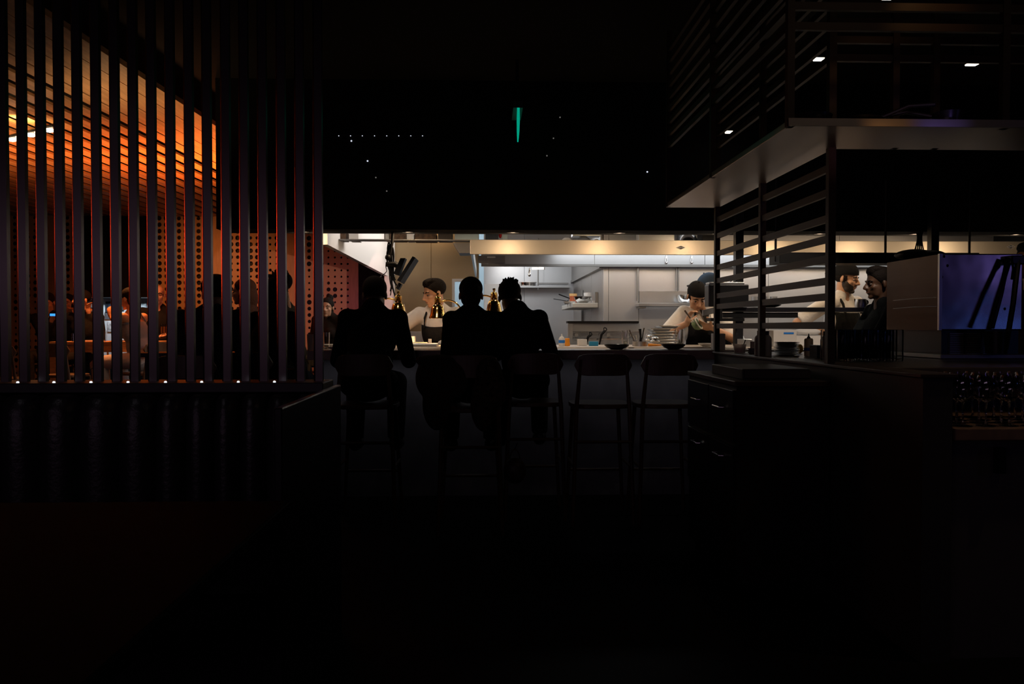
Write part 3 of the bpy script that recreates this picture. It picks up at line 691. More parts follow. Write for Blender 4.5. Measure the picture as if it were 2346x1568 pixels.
        if hair in ('long', 'longup'):
            for x, y, z_, rx, ry, rz in ((0, -.07, -.05, .085, .055, .12), (.055, -.03, -.07, .035, .05, .12), (-.055, -.03, -.07, .035, .05, .12), (0, -.075, -.17, .085, .04, .14), (0, -.075, -.27, .075, .035, .11)):
                ball(b, hp_(x, y, z_), (rx*hk, ry*hk, rz*hk), HR)
        if hair == 'tied':
            ball(b, hp_(0, -.095, .02), (.06*hk, .045*hk, .06*hk), HR); ball(b, hp_(.0, -.105, -.06), (.035*hk, .03*hk, .10*hk), HR); ball(b, hp_(0, -.1, -.16), (.03*hk, .026*hk, .09*hk), HR)
            ball(b, hp_(0, -.05, -.03), (.07*hk, .05*hk, .07*hk), HR)
        if hair == 'bun':
            ball(b, hp_(-.02, -.06, .12), .045*hk); ball(b, hp_(0, -.06, -.03), (.068*hk, .05*hk, .06*hk), HR)
        obj('hair', remesh(b, .006, 1, 1800), hm, root, smooth=True, angle=0)
    if beard:
        b = NB()
        ball(b, hp_(0, .027, -.042), (.064*hk, .0615*hk, .078*hk), HR); cap(b, hp_(-.034, .036, -.084), hp_(.034, .036, -.084), .028*hk, .028*hk, 10); ball(b, hp_(0, .066, -.100), (.032*hk, .024*hk, .02*hk), HR)
        b_m = remesh(b, .005, 2); b = bmesh.new(); b.from_mesh(b_m); half(b, hp_(0, .088, -.058), (HR @ Vector((0, -.62, -1))).normalized())
        cap(b, hp_(-.02, .092, -.047), hp_(.02, .092, -.047), .0062*hk, .0062*hk, 8)
        obj('beard', remesh(b, .005, 2), mat('beard_hair', [c*1.0 for c in (.03, .018, .012)], .6), root, smooth=True, angle=0)
    if capc:
        cm = mat('cap_%d_%d' % (int(capc[0]*1000), int(capc[2]*1000)), capc, .9, bump=.1, nscale=200, spec=.1)
        b = NB(); ball(b, hp_(0, -.012, .045), (.085*hk, .104*hk, .092*hk), HR); half(b, hp_(0, .05, .034), (HR @ Vector((0, -.18, 1))).normalized())
        c0 = obj('cap', b, cm, root, smooth=True)
        b = NB(); ball(b, hp_(0, -.125, .028), (.062*hk, .06*hk, .008*hk), HR @ Matrix.Rotation(R(18), 4, 'X')); obj('cap_visor', b, cm, c0, smooth=True)
        ball_ = NB(); ball(ball_, hp_(0, -.012, .138), .008*hk, sub=2); obj('cap_button', ball_, cm, c0, smooth=True)
        b = NB(); ball(b, hp_(0, -.014, .005), (.079*hk, .097*hk, .055*hk), HR); half(b, hp_(0, .025, .0), (HR @ Vector((0, -1, .12))).normalized()); obj('hair', b, hm, root, smooth=True)
    if glasses:
        b = NB()
        for s_ in (1, -1):
            pts = [hp_(s_*.031+.022*math.cos(t), .096-.01*abs(math.cos(t)), -.003+.017*math.sin(t)) for t in [i*PI/6 for i in range(13)]]
            tube(b, pts, .0017*hk, 6); tube(b, [hp_(s_*.053, .088, .002), hp_(s_*.08, 0, .002)], .0017*hk, 6)
        tube(b, [hp_(-.01, .1, .0), hp_(.01, .1, .0)], .0017*hk, 6)
        obj('glasses', b, BLACK, root)
    # ---- clothes
    shm = mat('cloth_%d_%d_%d' % tuple(int(c*1000) for c in shirt), shirt, .9, bump=.5, nscale=14, spec=.1)
    b = NB(); torso(b, .014)
    if hood: ball(b, NBk+T*.03*k-Ft*.025, (.080*k, .078*k, .075*k), TR)
    if tank:
        b = half(b, NBk-T*.085*k, -T) if False else b
    for S, E, W in ((SR, ER, WR), (SL, EL, WL)):
        if sleeve == 'none': continue
        ball(b, S, .070*k)
        if sleeve == 'short':
            e = S+(E-S)*.92; cyl(b, S, e, .068*k, .066*k, 20)
        else:
            cap(b, S, E, .064*k, .054*k); cyl(b, E, W, .054*k, .038*k, 16)
    if mode == 'sit' or not apron: pass
    so = remesh(b, max(vox*1.25, .009), 4, 3600)
    if tank:
        bb = bmesh.new(); bb.from_mesh(so); half(bb, NBk-T*.10*k, -T); bpy.data.meshes.remove(so)
        for s_ in (1, -1):
            tube(bb, [NBk-T*.10*k+Rs*s_*.085*k+Ft*.125*k, NBk-T*.0*k+Rs*s_*.08*k+Ft*.03, NBk-T*.0*k+Rs*s_*.08*k-Ft*.05, NBk-T*.10*k+Rs*s_*.07*k-Ft*.10*k], .008, 6)
        so = bpy.data.meshes.new('shirt'); bmesh.ops.recalc_face_normals(bb, faces=bb.faces); bb.to_mesh(so); bb.free()
    obj('shirt', so, shm, root, smooth=True, angle=0)
    if collar:
        b = NB()
        for s_ in (1, -1):
            p0 = NBk+T*.035*k-Ft*.06*k+Rs*s_*.01; p1 = NBk+T*.03*k+Rs*s_*.075*k; p2 = NBk-T*.06*k+Ft*.105*k+Rs*s_*.045*k; p3 = NBk-T*.13*k+Ft*.135*k+Rs*s_*.004
            q1 = NBk-T*.02*k+Rs*s_*.105*k; q2 = NBk-T*.075*k+Ft*.11*k+Rs*s_*.09*k
            prism(b, [p0, p1, q1], Ft*.006); prism(b, [p1, p2, q2, q1], Ft*.008); prism(b, [p2, p3, q2], Ft*.008)
        obj('collar', b, shm, root)
        b = NB(); p = [NBk+T*.0*k+Ft*.075*k+Rs*.05*k, NBk+T*.0*k+Ft*.075*k-Rs*.05*k, NBk-T*.12*k+Ft*.128*k]
        prism(b, p, Ft*.006); obj('undershirt', b, mat('black_tee', (.01, .01, .011), .8), root)
    pm = mat('cloth_%d_%d_%d' % tuple(int(c*1000) for c in pants), pants, .9, bump=.4, nscale=14, spec=.1)
    b = NB(); ball(b, P-T*.0, (.178*k*bw, .132*k, .12*k), TR)
    for H, K, A in legs:
        cap(b, H, K, .100*k, .075*k); cyl(b, K, A+Z*.02, .075*k, .06*k, 16); ball(b, K, .075*k)
    obj('trousers', remesh(b, .014, 3, 2200), pm, root, smooth=True, angle=0)
    shb = mat('shoe_black', shoes, .4)
    for H, K, A in legs:
        b = NB(); ball(b, A+F*.075*k-Z*.022, (.05*k, .135*k, .042*k), rotm((Rt, F, Z))); cap(b, A, A-Z*.015, .05*k, .05*k); obj('shoe', b, shb, root, smooth=True)
    if apron:
        am = mat('apron_%d' % int(apron[0]*1000), apron, .9, bump=.3, nscale=20, spec=.1)
        b = NB(); torso(b, .022); me = remesh(b, .011, 4); bb = bmesh.new(); bb.from_mesh(me); bpy.data.meshes.remove(me)
        half(bb, P+Ft*.02, Ft); half(bb, NBk-T*.115*k, -T)
        half(bb, P+Rs*.145*k, -Rs); half(bb, P-Rs*.145*k, Rs)
        ap = obj('apron', bb, am, root, smooth=True, angle=30)
        b = NB(); cyl(b, P+T*.05*k+Ft*.0, P-Z*.40*k+F*.02, .178*k, .22*k, 24); half(b, P+F*.02, F); obj('apron_skirt', b, am, ap, smooth=True)
        for s_ in (1, -1):
            b = NB(); tube(b, [NBk-T*.12*k+Rs*s_*.10*k+Ft*.125*k, NBk-T*.04*k+Rs*s_*.095*k+Ft*.09*k, NBk+T*.035*k+Rs*s_*.075*k+Ft*.01, NBk+T*.04*k+Rs*s_*.02-Ft*.075*k], .011*k, 6); obj('apron_strap', b, am, ap, smooth=True)
    return root

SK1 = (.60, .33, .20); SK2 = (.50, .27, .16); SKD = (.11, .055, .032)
NAVY = (.012, .013, .018)
# --- kitchen cooks
human('dark-haired cook in profile with white shirt and black apron reaching left', (ax(1017, 7.16), 7.16), 165, 1.71, lean=21, side=0, hyaw=-48, hpitch=14,
      RH=(ax(915, 6.62), 6.62, 1.175), poleR=(-.6, .35, -.25), Rn=(0, 0, -1), LH=(ax(1056, 6.98), 6.98, 1.08), Ln=(0, 0, -1), skin=SK1, apron=(.018, .018, .020), vox=.0065, hoff=(.012, -.03, -.02))
human('cook in a black backwards cap painting a small bowl by the grille', (ax(1602, 7.16), 7.16), 183, 1.70, lean=10, hyaw=0, hpitch=34, hroll=0,
      RH=(ax(1574, 6.86), 6.86, 1.265), LH=(ax(1632, 6.86), 6.86, 1.225), poleR=(-.75, -.05, -.7), poleL=(.75, -.05, -.7), Rd=(.25, -.1, .85), Rn=(.6, -.5, -.4), Ld=(-.85, -.2, .15), Ln=(-.3, .6, .6),
      curl=(.75, .5), skin=SK1, apron=(.012, .012, .013), capc=(.014, .014, .016), hair='none', collar=True, vox=.006, hoff=(-.075, -.02, -.055))
human('bearded cook in a black backwards cap and white shirt behind the grille', (ax(1922, 7.08), 7.08), 205, 1.80, lean=4, hyaw=22, hpitch=12,
      RH=(ax(1893, 6.97), 6.97, 1.17), LH=(ax(1960, 6.97), 6.97, 1.15), poleR=(-.8, .1, -.3), Rn=(0, 0, -1), Ln=(0, 0, -1), skin=SK1, apron=(.015, .016, .016), capc=(.010, .010, .011), hair='none', beard=1, vox=.0065)
human('cook in a blue-grey knit cap bent behind the painting cook', (ax(1692, 7.5), 7.5), 78, 1.79, bw=.88, lean=22, hpitch=25,
      skin=SK1, apron=(.02, .02, .022), capc=(.035, .055, .085), hair='none', vox=.009)
human('man in black with cropped hair and profile face between grille and machine', (ax(2026, 5.72), 5.72), 88, 1.67, lean=2, hpitch=4, skin=SKD, shirt=(.010, .012, .013), sleeve='long', hair='short', vox=.007, RH=(2.52, 5.80, 1.0), LH=(2.52, 5.62, 1.0))
human('person cut by the right edge beyond the steel machine', (ax(2364, 5.6), 5.6), 100, 1.83, lean=0, skin=(.45, .2, .1), shirt=(.05, .03, .02), sleeve='long', vox=.01)
# --- guests at the bar (seen from behind)
BY = 5.08
def guest(label, px, Y, **k): return human(label, (ax(px, Y), Y), k.pop('face', 0), mode='sit', **k)
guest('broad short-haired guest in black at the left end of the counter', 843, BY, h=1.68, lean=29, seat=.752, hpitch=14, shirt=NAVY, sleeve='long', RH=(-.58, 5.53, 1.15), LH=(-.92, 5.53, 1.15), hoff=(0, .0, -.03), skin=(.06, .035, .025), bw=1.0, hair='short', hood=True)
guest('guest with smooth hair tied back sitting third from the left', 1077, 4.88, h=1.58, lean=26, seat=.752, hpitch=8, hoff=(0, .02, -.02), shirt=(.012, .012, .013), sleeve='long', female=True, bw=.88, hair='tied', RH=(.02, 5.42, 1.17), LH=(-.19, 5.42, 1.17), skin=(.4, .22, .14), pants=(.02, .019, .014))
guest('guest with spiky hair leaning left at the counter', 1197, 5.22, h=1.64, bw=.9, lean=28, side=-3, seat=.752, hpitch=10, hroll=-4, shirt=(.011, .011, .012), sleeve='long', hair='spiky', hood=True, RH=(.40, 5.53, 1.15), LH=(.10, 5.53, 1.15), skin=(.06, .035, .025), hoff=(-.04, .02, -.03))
# --- guests behind the slats
guest('big guest with round dark hair and blue-lit shoulder behind the slats', 450, 4.85, h=1.66, lean=30, seat=.752, hoff=(0, .02, -.03), shirt=(.012, .016, .022), sleeve='long', skin=(.3, .16, .1), bw=1.06, hair='short')
guest('guest with long dark hair down the back behind the slats', 602, 5.42, face=-14, h=1.54, lean=20, seat=.752, shirt=(.012, .012, .013), sleeve='long', hair='long', female=True, skin=(.4, .22, .14))
guest('guest with reddish lit hair turned sideways beyond the dark table', 588, 7.05, face=80, h=1.66, lean=10, seat=.752, shirt=(.02, .016, .012), sleeve='long', hair='long', female=True, hairc=(.05, .018, .01), skin=(.5, .26, .15))
guest('guest with spiky hair and dark jacket beside the counter end', 674, 6.3, face=75, h=1.68, lean=10, hpitch=10, seat=.752, shirt=(.012, .012, .012), sleeve='long', hair='spiky', skin=(.45, .25, .15))
guest('dark-haired woman facing the room by the pink lit wall', 757, 8.9, face=165, h=1.56, hoff=(0, 0, -.06), lean=8, hyaw=12, seat=.752, shirt=(.02, .014, .012), sleeve='long', hair='bun', female=True, skin=(.5, .27, .17), vox=.0075)
# --- guests at the oak table in the dining room
guest('woman in a tank top leaning on the oak table with hands raised', 322, 8.62, face=72, h=1.66, lean=12, hpitch=8, seat=.752, shirt=(.30, .30, .34), pants=(.55, .50, .52), sleeve='none', tank=True, hair='tied', female=True, skin=(.62, .30, .16),
      LH=(ax(256, 8.95), 8.95, 1.33), RH=(ax(262, 9.1), 9.1, 1.30), poleL=(.1, 0, -1), poleR=(.1, .2, -1), Ld=(-.2, 0, 1), Rd=(-.2, 0, 1), vox=.0075)
guest('guest in a black hooded top turned away at the oak table', 200, 9.98, face=180, h=1.72, lean=10, hyaw=-30, seat=.752, shirt=(.012, .012, .013), sleeve='long', hair='short', skin=(.55, .28, .16), RH=(ax(203, 9.85), 9.85, 1.4))
guest('guest with hands before the face at the oak table', 164, 10.85, face=180, h=1.68, lean=8, seat=.752, shirt=(.014, .012, .012), sleeve='long', hair='long', skin=(.58, .30, .17), RH=(ax(158, 10.55), 10.55, 1.38), LH=(ax(172, 10.55), 10.55, 1.38))
guest('guest lit blue by a phone at the oak table end', 120, 10.2, face=188, h=1.68, lean=12, hpitch=18, seat=.752, shirt=(.014, .013, .013), sleeve='long', hair='short', skin=(.58, .30, .17), RH=(ax(117, 9.95), 9.95, 1.30))
human('pale server in black with glasses holding drinking glasses', (ax(362, 10.2), 10.2), 205, 1.76, lean=2, hyaw=-8, skin=(.66, .40, .32), shirt=(.010, .010, .012), sleeve='short', hair='none', glasses=True, vox=.007,
      LH=(ax(370, 9.86), 9.86, 1.115), poleL=(.6, .3, -.8), Ld=(.9, -.4, .1), Ln=(0, 0, 1))
# ================================================================== stools
def make_stool():
    t = thing('bar_stool', 'x', 'stool', (0, 0, 0), 'wooden bar stools')
    n = 14; b = NB(); g = []
    for i in range(n+1):                                   # curved bent-wood back with rounded ends
        u = i/n*2-1; x = .178*u; y = -.20-.035*(1-u*u); e = math.sqrt(max(0, 1-abs(u)**6))*.062+.006
        zc = .995+.004*(1-u*u)
        g.append([b.verts.new((x, y, zc-e)), b.verts.new((x, y, zc+e)), b.verts.new((x, y+.014, zc+e)), b.verts.new((x, y+.014, zc-e))])
    for p, q in zip(g, g[1:]):
        for k in range(4): b.faces.new((p[k], p[(k+1) % 4], q[(k+1) % 4], q[k]))
    b.faces.new(g[0]); b.faces.new(g[-1][::-1])
    obj('backrest', b, STOOLW, t, bevel=.003)
    b = NB(); poly = []
    for i in range(28):
        a = 2*PI*i/28; c, s = math.cos(a), math.sin(a)
        poly.append((.19*abs(c)**.6*(1 if c > 0 else -1), .185*abs(s)**.6*(1 if s > 0 else -1), .722))
    prism(b, poly, (0, 0, .028)); obj('seat', b, STOOLW, t, bevel=.006)
    for sx, sy in ((1, 1), (-1, 1), (1, -1), (-1, -1)):
        b = NB()
        if sy < 0: tube(b, [(sx*.19, -.215, 0), (sx*.165, -.185, .722), (sx*.140, -.212, 1.03)], [.012, .014, .010])
        else: tube(b, [(sx*.19, .20, 0), (sx*.15, .155, .722)], [.012, .014])
        obj('leg', b, STOOLW, t, smooth=True)
    for p, q in (((-.178, -.2, .52), (.178, -.2, .52)), ((-.178, .19, .28), (.178, .19, .28)), ((-.178, -.2, .36), (-.178, .19, .36)), ((.178, -.2, .36), (.178, .19, .36))):
        obj('stretcher', cyl(NB(), p, q, .0095, seg=8), STOOLW, t, smooth=True)
    return t
st0 = make_stool()
labs = ['wooden bar stool under the broad guest at the counter left end', 'wooden bar stool under the guest with tied hair', 'wooden bar stool under the spiky-haired guest at the counter',
        'empty wooden bar stool next to the spiky-haired guest', 'empty wooden bar stool beside the service cabinet']
SX_ = (-.742, -.09, .315, .728, 1.14)
first = True
def stool(x, y, rz, lab, grp='wooden bar stools'):
    global first
    if first:
        first = False; st0.location = (x, y, 0); st0.rotation_euler = (0, 0, rz); st0['label'] = lab; st0['group'] = grp; return st0
    return dup(st0, (x, y, 0), rz, lab, grp)
for x, y, l in zip(SX_, (5.09, 4.89, 5.22, 5.09, 5.09), labs): stool(x, y, 0, l)
G2 = 'high stools in the dining room'
stool(ax(450, 4.85), 4.86, 0, 'high stool under the big guest behind the slats', G2)
stool(ax(602, 5.42), 5.42, R(-14), 'high stool under the long-haired guest behind the slats', G2)
stool(ax(588, 7.05), 7.05, R(80), 'high stool under the reddish-haired guest', G2)
stool(ax(674, 6.3), 6.3, R(75), 'high stool under the guest beside the counter end', G2)
stool(ax(757, 8.9), 8.9, R(165), 'high stool under the woman by the pink lit wall', G2)
stool(ax(322, 8.62), 8.62, R(72), 'high stool under the woman in a tank top', G2)
stool(ax(200, 9.98), 9.98, R(180), 'high stool under the guest in a hooded top', G2)
stool(ax(164, 10.85), 10.85, R(180), 'high stool under the guest with hands before the face', G2)
stool(ax(120, 10.2), 10.2, R(188), 'high stool under the guest lit by a phone', G2)
stool(ax(8, 7.7), 7.7, R(10), 'empty high stool with rounded back at the left picture edge', G2)
stool(ax(150, 8.3), 8.3, R(-8), 'empty high stool in front of the oak table', G2)
# coat over the second stool
b = NB()
ball(b, (ax(1000, 4.70), 4.70, 1.035), (.13, .075, .035)); ball(b, (ax(990, 4.68), 4.68, .93), (.10, .06, .13)); ball(b, (ax(1000, 4.68), 4.68, .78), (.085, .05, .16)); ball(b, (ax(1035, 4.69), 4.68, .92), (.10, .05, .12))
tag(obj('coat', remesh(b, .011, 3), mat('dark_coat', (.035, .026, .018), .95, bump=.6, nscale=40), smooth=True, angle=0), 'dark coat with a brown furry edge draped over a bar stool', 'coat')
b = NB()
ball(b, (ax(1118, 4.68), 4.68, .96), (.085, .05, .10)); ball(b, (ax(1108, 4.68), 4.68, .78), (.08, .045, .17)); ball(b, (ax(1130, 4.68), 4.68, .86), (.08, .045, .12))
tag(obj('shawl', remesh(b, .011, 3), mat('patterned_shawl', (.045, .036, .02), .95, noise=.9, nscale=45), smooth=True, angle=0), 'dark patterned shawl hanging beside the guest with tied hair', 'shawl')
# handbag on the floor between stools
hb = thing('handbag', 'small dark handbag with a loop handle below the third stool', 'handbag', (ax(1168, 5.0), 5.0, .3))
hx = ax(1168, 4.75)+.03
b = NB(); ball(b, (hx, 4.75, .37), (.07, .05, .08)); obj('pouch', remesh(b, .01, 2), DWOOD, hb, smooth=True)
obj('handle', tube(NB(), bez((hx-.03, 4.75, .43), (hx-.03, 4.75, .52), (hx+.03, 4.75, .52), (hx+.03, 4.75, .43)), .004), STOOLW, hb, smooth=True)
obj('hook_strap', cyl(NB(), (hx, 4.75, .50), (hx+.02, 4.86, .52), .003, seg=6), BLACK, hb)

# ================================================================== heat lamps on the pass
def heat_lamp(label, px, py_bottom, Y, dirx, name='heat_lamp'):
    x = ax(px, Y); zb = az(py_bottom, Y); S = Y/FPX
    t = thing(name, label, 'lamp', (x, Y, CZ), 'brass heat lamps')
    pr_ = [(0, 58), (3, 58), (3.6, 55.5), (2.5, 53), (2, 50.5), (5, 49.5), (7.5, 47.5), (8, 44), (8, 34), (8, 32), (11, 30.5), (13.5, 27), (15.5, 19), (17.5, 8), (20, 3), (20.5, 0), (19.5, 0), (16.5, 8), (13, 25), (6, 30), (0, 30)]
    obj('shade', lathe(NB(), [(a*S, b_*S) for a, b_ in pr_], (x, Y, zb), 40), BRASS, t, smooth=True, angle=50)
    rib = NB()
    for i in range(6): lathe(rib, [(8*S, 0), (8.6*S, .7*S), (8*S, 1.4*S)], (x, Y, zb+(35+i*1.9)*S), 32)
    obj('ribbed_collar', rib, BRASS, t, smooth=True)
    obj('bulb', ball(NB(), (x, Y, zb+14*S), 9*S, sub=3), mat('heat_bulb', (.9, .5, .2), .4, emit=(1, .45, .12), es=6), t, smooth=True)
    e = x+dirx*58*S; pz = zb+38*S
    pts = bez((x+dirx*7*S, Y, pz), (x+dirx*26*S, Y, pz+9*S), (x+dirx*52*S, Y, pz+2*S), (e, Y+.02, pz-34*S), 12)+[Vector((e, Y+.02, 1.09))]
    obj('arm', tube(NB(), pts, 2.0*S, 10), BRASS, t, smooth=True)
    obj('base', lathe(NB(), [(0, 0), (.045, 0), (.045, .008), (.015, .02), (0, .02)], (e, Y+.02, 1.0785), 24), BRASS, t, smooth=True)
    spot('heat_lamp_light', (x, Y, zb+4*S), (x, Y, 0), (1, .62, .3), 7, 120, .4, .02)
heat_lamp('brass heat lamp with arm to the left, beside the broad guest', 913, 726, 6.6, -1)
heat_lamp('brass heat lamp in front of the cook with the apron', 1003, 730, 6.6, 1)
heat_lamp('brass heat lamp partly hidden behind the spiky-haired guest', 1132, 719, 6.73, -1)

# ================================================================== monitor arm with cables
mn = thing('order_screen', 'tilted black order screen on a cabled arm hanging from the bulkhead', 'screen', tuple(at(905, 600, 6.78)))
Y = 6.78
P_ = lambda px, py, dy=0: at(px, py, Y)+Vector((0, dy, 0))
obj('pole', tube(NB(), [Vector((ax(901, Y), Y, BZ+.01)), P_(899, 552), P_(895, 575), P_(890, 592)], [.014, .014, .013, .013], 10), BLACK, mn, smooth=True)
obj('bracket', tube(NB(), [P_(884, 606), P_(905, 606), P_(918, 612)], [.02, .026, .022], 10), BLACK, mn, smooth=True)
obj('joint', ball(NB(), P_(889, 590), (.026, .03, .026)), BLACK, mn, smooth=True)
pl = NB(); prism(pl, [P_(919, 593, -.06), P_(930, 593, -.06), P_(915, 632, -.06), P_(903, 628, -.06)], (0, .14, 0)); obj('mount_plate', pl, BLACK, mn)
pl = NB(); prism(pl, [P_(949, 591, -.16), P_(955.5, 594, -.16), P_(921, 649, -.16), P_(914, 645, -.16)], (0, .33, 0)); obj('screen_body', pl, BLACK, mn, bevel=.003)
pl = NB(); prism(pl, [P_(915, 648, -.05), P_(921, 652, -.05), P_(914, 665, -.05), P_(908, 661, -.05)], (0, .1, 0)); obj('card_reader', pl, BLACK, mn)
for q in range(13):
    rr = random.Random(q); p0 = P_(888+rr.uniform(0, 12), 553+rr.uniform(0, 15)); p3 = P_(898+rr.uniform(-6, 12), 640+rr.uniform(-12, 45))
    c1 = P_(876+rr.uniform(0, 36), 575+rr.uniform(-6, 20)); c2 = P_(884+rr.uniform(0, 24), 618+rr.uniform(-6, 20))
    obj('cable', tube(NB(), bez(p0, c1, c2, p3, 14), .0045+.0012*(q % 3), 6), BLACK, mn, smooth=True)
obj('cable', tube(NB(), bez(P_(884, 606), P_(882, 622), P_(895, 618), P_(872, 634)), .0035, 6), BLACK, mn, smooth=True)
obj('cable_plug', tube(NB(), [P_(874, 632), P_(870, 635.5)], .006, 8), CHROME, mn)

# ================================================================== things on the counter and in the kitchen
KZ = 1.0788
def cyl_thing(name, label, cat, px, Y, z, prof, m, group=None, px_units=True, seg=24):
    S = Y/FPX; x = ax(px, Y)
    pr_ = [(a*S, b_*S) for a, b_ in prof] if px_units else prof
    return tag(obj(name, lathe(NB(), pr_, (x, Y, z), seg), m, smooth=True), label, cat, group)
def tumbler(label, px, Y, z, w, h, group='glass tumblers on the counter', content=None):
    S = Y/FPX; x = ax(px, Y); r = w/2*S; H = h*S
    t = thing('tumbler', label, 'glass', (x, Y, z), group)
    obj('glass', lathe(NB(), [(0, 0), (r*.86, 0), (r, H), (r*.92, H), (r*.79, H*.06), (0, H*.06)], (x, Y, z+.001), 24), TGLASS, t, smooth=True)
    if content:
        c = NB(); rr = random.Random(int(px))
        for i in range(8): ball(c, (x+rr.uniform(-.4, .4)*r, Y+rr.uniform(-.4, .4)*r, z+H*.09+r*.3+rr.uniform(0, .25)*H), r*.32, sub=2)
        obj('ice', c, mat('ice_lemon', (.8, .75, .6), .3, trans=.3), t, smooth=True)
tumbler('tall glass tumbler on the counter by the leftmost slat end', 747, 5.85, CZ, 17, 38)
tumbler('tall clear tumbler on the counter near the cutlery caddy', 1433, 5.9, CZ, 18, 42, content=True)
tumbler('clear tumbler with lemon on the counter before the painting cook', 1556, 5.9, CZ, 20, 44, content=True)
tumbler('clear tumbler half hidden by the spiky-haired guest', 1256, 6.1, KZ, 16, 34)
cyl_thing('candle', 'white candle stub on the counter near the pink lit wall', 'candle', 770.5, 5.8, CZ, [(0, 0), (2.2, 0), (2.0, 22), (0, 22.5)], WHITE)
for k, (px, Y, r, lab) in enumerate(((768, 5.62, 16, 'small stack-edge plate on the counter beside the candle'), (757, 6.0, 20, 'pale plate on the counter behind the tall tumbler'))):
    bowl('side_plate', lab, ax(px, Y), Y, CZ if Y < 6 else KZ, r*Y/FPX, .018, WHITE, cat='plate')
b = NB(); c = at(714, 782, 5.62)
lathe(b, [(0, 0), (.028, 0), (.034, .11), (.031, .11), (.026, .004), (0, .004)], (c.x, 5.62, CZ)); tag(obj('paper_cup', b, mat('pale_paper', (.75, .70, .5), .7), smooth=True), 'pale paper cup at the left end of the counter', 'cup')
def pxbox(name, label, cat, p0, p1, y0p, y1p, Y, d, m, group=None, parent=None, z0=None, bevel=.002):
    zb = z0 if z0 is not None else az(y1p, Y)
    o = obj(name, box(NB(), ax(p0, Y), ax(p1, Y), Y, Y+d, zb, az(y0p, Y)), m, parent, bevel=bevel)
    if parent is None: tag(o, label, cat, group)
    return o
# in front of the first cook
pxbox('tray', 'thin pale tray on the pass under the arm of the cook in profile', 'tray', 918, 1000, 788, 791, 6.2, .3, STEEL, z0=KZ)
b = NB(); c = Vector((ax(924, 6.05), 6.05, KZ)); tube(b, bez(c+Vector((-.05, 0, .01)), c+Vector((-.03, 0, .06)), c+Vector((.05, 0, .05)), c+Vector((.06, 0, .005))), .006)
tag(obj('wire_handle', b, CHROME, smooth=True), 'curved metal handle on the pass beside the broad guest', 'handle')
cl = NB()
for v, r_ in (((0, 0, .02), (.06, .04, .025)), ((.02, 0, .07), (.025, .025, .06)), ((-.005, .01, .09), (.018, .02, .03)), ((.035, 0, .04), (.035, .03, .04))): ball(cl, Vector((ax(1020, 6.3), 6.3, KZ+.008))+Vector(v), r_)
tag(obj('folded_towel', remesh(cl, .007, 2), WHITEP, smooth=True), 'crumpled white towel standing on the pass before the first cook', 'towel')
pxbox('white_tub', 'square white tub on the worktop behind the hand of the cook in profile', 'tub', 928, 950, 771, 786, 6.72, .11, WHITE, z0=KZ)
pxbox('spice_jar', 'small jar with a blue base on the worktop by the apron', 'jar', 981, 988, 777, 788, 6.56, .04, PLASTICC, z0=KZ)
pxbox('cutting_board', 'pale cutting board on the worktop near the first cook', 'board', 940, 976, 785, 788, 6.52, .17, mat('board', (.7, .6, .42), .6), z0=KZ)
pxbox('napkin_stack', 'brown stack of boards standing by the column', 'stack', 912, 936, 733, 760, 10.7, .2, mat('kraft_board', (.28, .17, .10), .7, noise=.5, nscale=30, stretch=(.2, .2, 4)), z0=az(760, 10.6)+.001)
pxbox('back_counter', 'low steel back counter below the golden steel wall', 'counter', 905, 1040, 760, 800, 10.6, .5, STEEL, z0=0)
# squeeze bottles
q = thing('squeeze_bottle', 'clear squeeze bottle with a broad blue band on the pass', 'bottle', (ax(1287, 6.35), 6.35, KZ), 'squeeze bottles'); S = 6.35/FPX
Lq = (ax(1287, 6.35), 6.35, KZ)
obj('bottle', lathe(NB(), [(0, 0), (7, 0), (7.2, 3), (7.2, 16), (5.5, 18.5), (0, 18.5)] and [(0, 0), (7*S, 0), (7.2*S, 3*S), (7.2*S, 16*S), (5.5*S, 18.5*S), (0, 18.5*S)], Lq), PLASTICC, q, smooth=True)
obj('cap', lathe(NB(), [(0, 18.5*S), (5.6*S, 18.5*S), (4.5*S, 21*S), (1.8*S, 22.5*S), (1.1*S, 28*S), (0, 28*S)], Lq), WHITE, q, smooth=True)
obj('band', lathe(NB(), [(7.3*S, 7*S), (7.45*S, 7.5*S), (7.45*S, 13.5*S), (7.3*S, 14*S)], Lq), BLUEP, q, smooth=True)
q = thing('squeeze_bottle', 'orange squeeze bottle beside the blue banded one', 'bottle', (ax(1300, 6.4), 6.4, KZ), 'squeeze bottles'); Lq = (ax(1300, 6.4), 6.4, KZ)
obj('bottle', lathe(NB(), [(0, 0), (6.2*S, 0), (6.4*S, 5*S), (5*S, 9*S), (5.4*S, 11*S), (5.4*S, 16*S), (4.5*S, 18*S), (0, 18*S)], Lq), ORANGEP, q, smooth=True)
# stove
sv = thing('stove', 'stainless range with a black topped back riser and knobs', 'stove', (ax(1385, 7.4), 7.6, 0)); Y = 7.5
obj('riser', box(NB(), ax(1302, Y), ax(1467, Y), Y, Y+.05, az(800, Y), az(741, Y)), mat('range_steel', (.62, .63, .64), .3, .95, bump=.1, nscale=3), sv, bevel=.003)
obj('riser_top', box(NB(), ax(1300, Y), ax(1463, Y), Y-.02, Y+.12, az(741, Y), az(736, Y)), BLACK, sv)
obj('range_body', box(NB(), ax(1302, Y), ax(1467, Y), Y-.44, Y+.40, 0, .975), STEELD, sv)
obj('side_cheek', box(NB(), ax(1301, Y-.05), ax(1312, Y-.05), Y-.06, Y, .976, az(742, Y)), STEEL, sv)
obj('front_rail', box(NB(), ax(1312, Y-.1), ax(1460, Y-.1), Y-.12, Y-.1, az(779, Y-.1), az(776, Y-.1)), CHROME, sv)
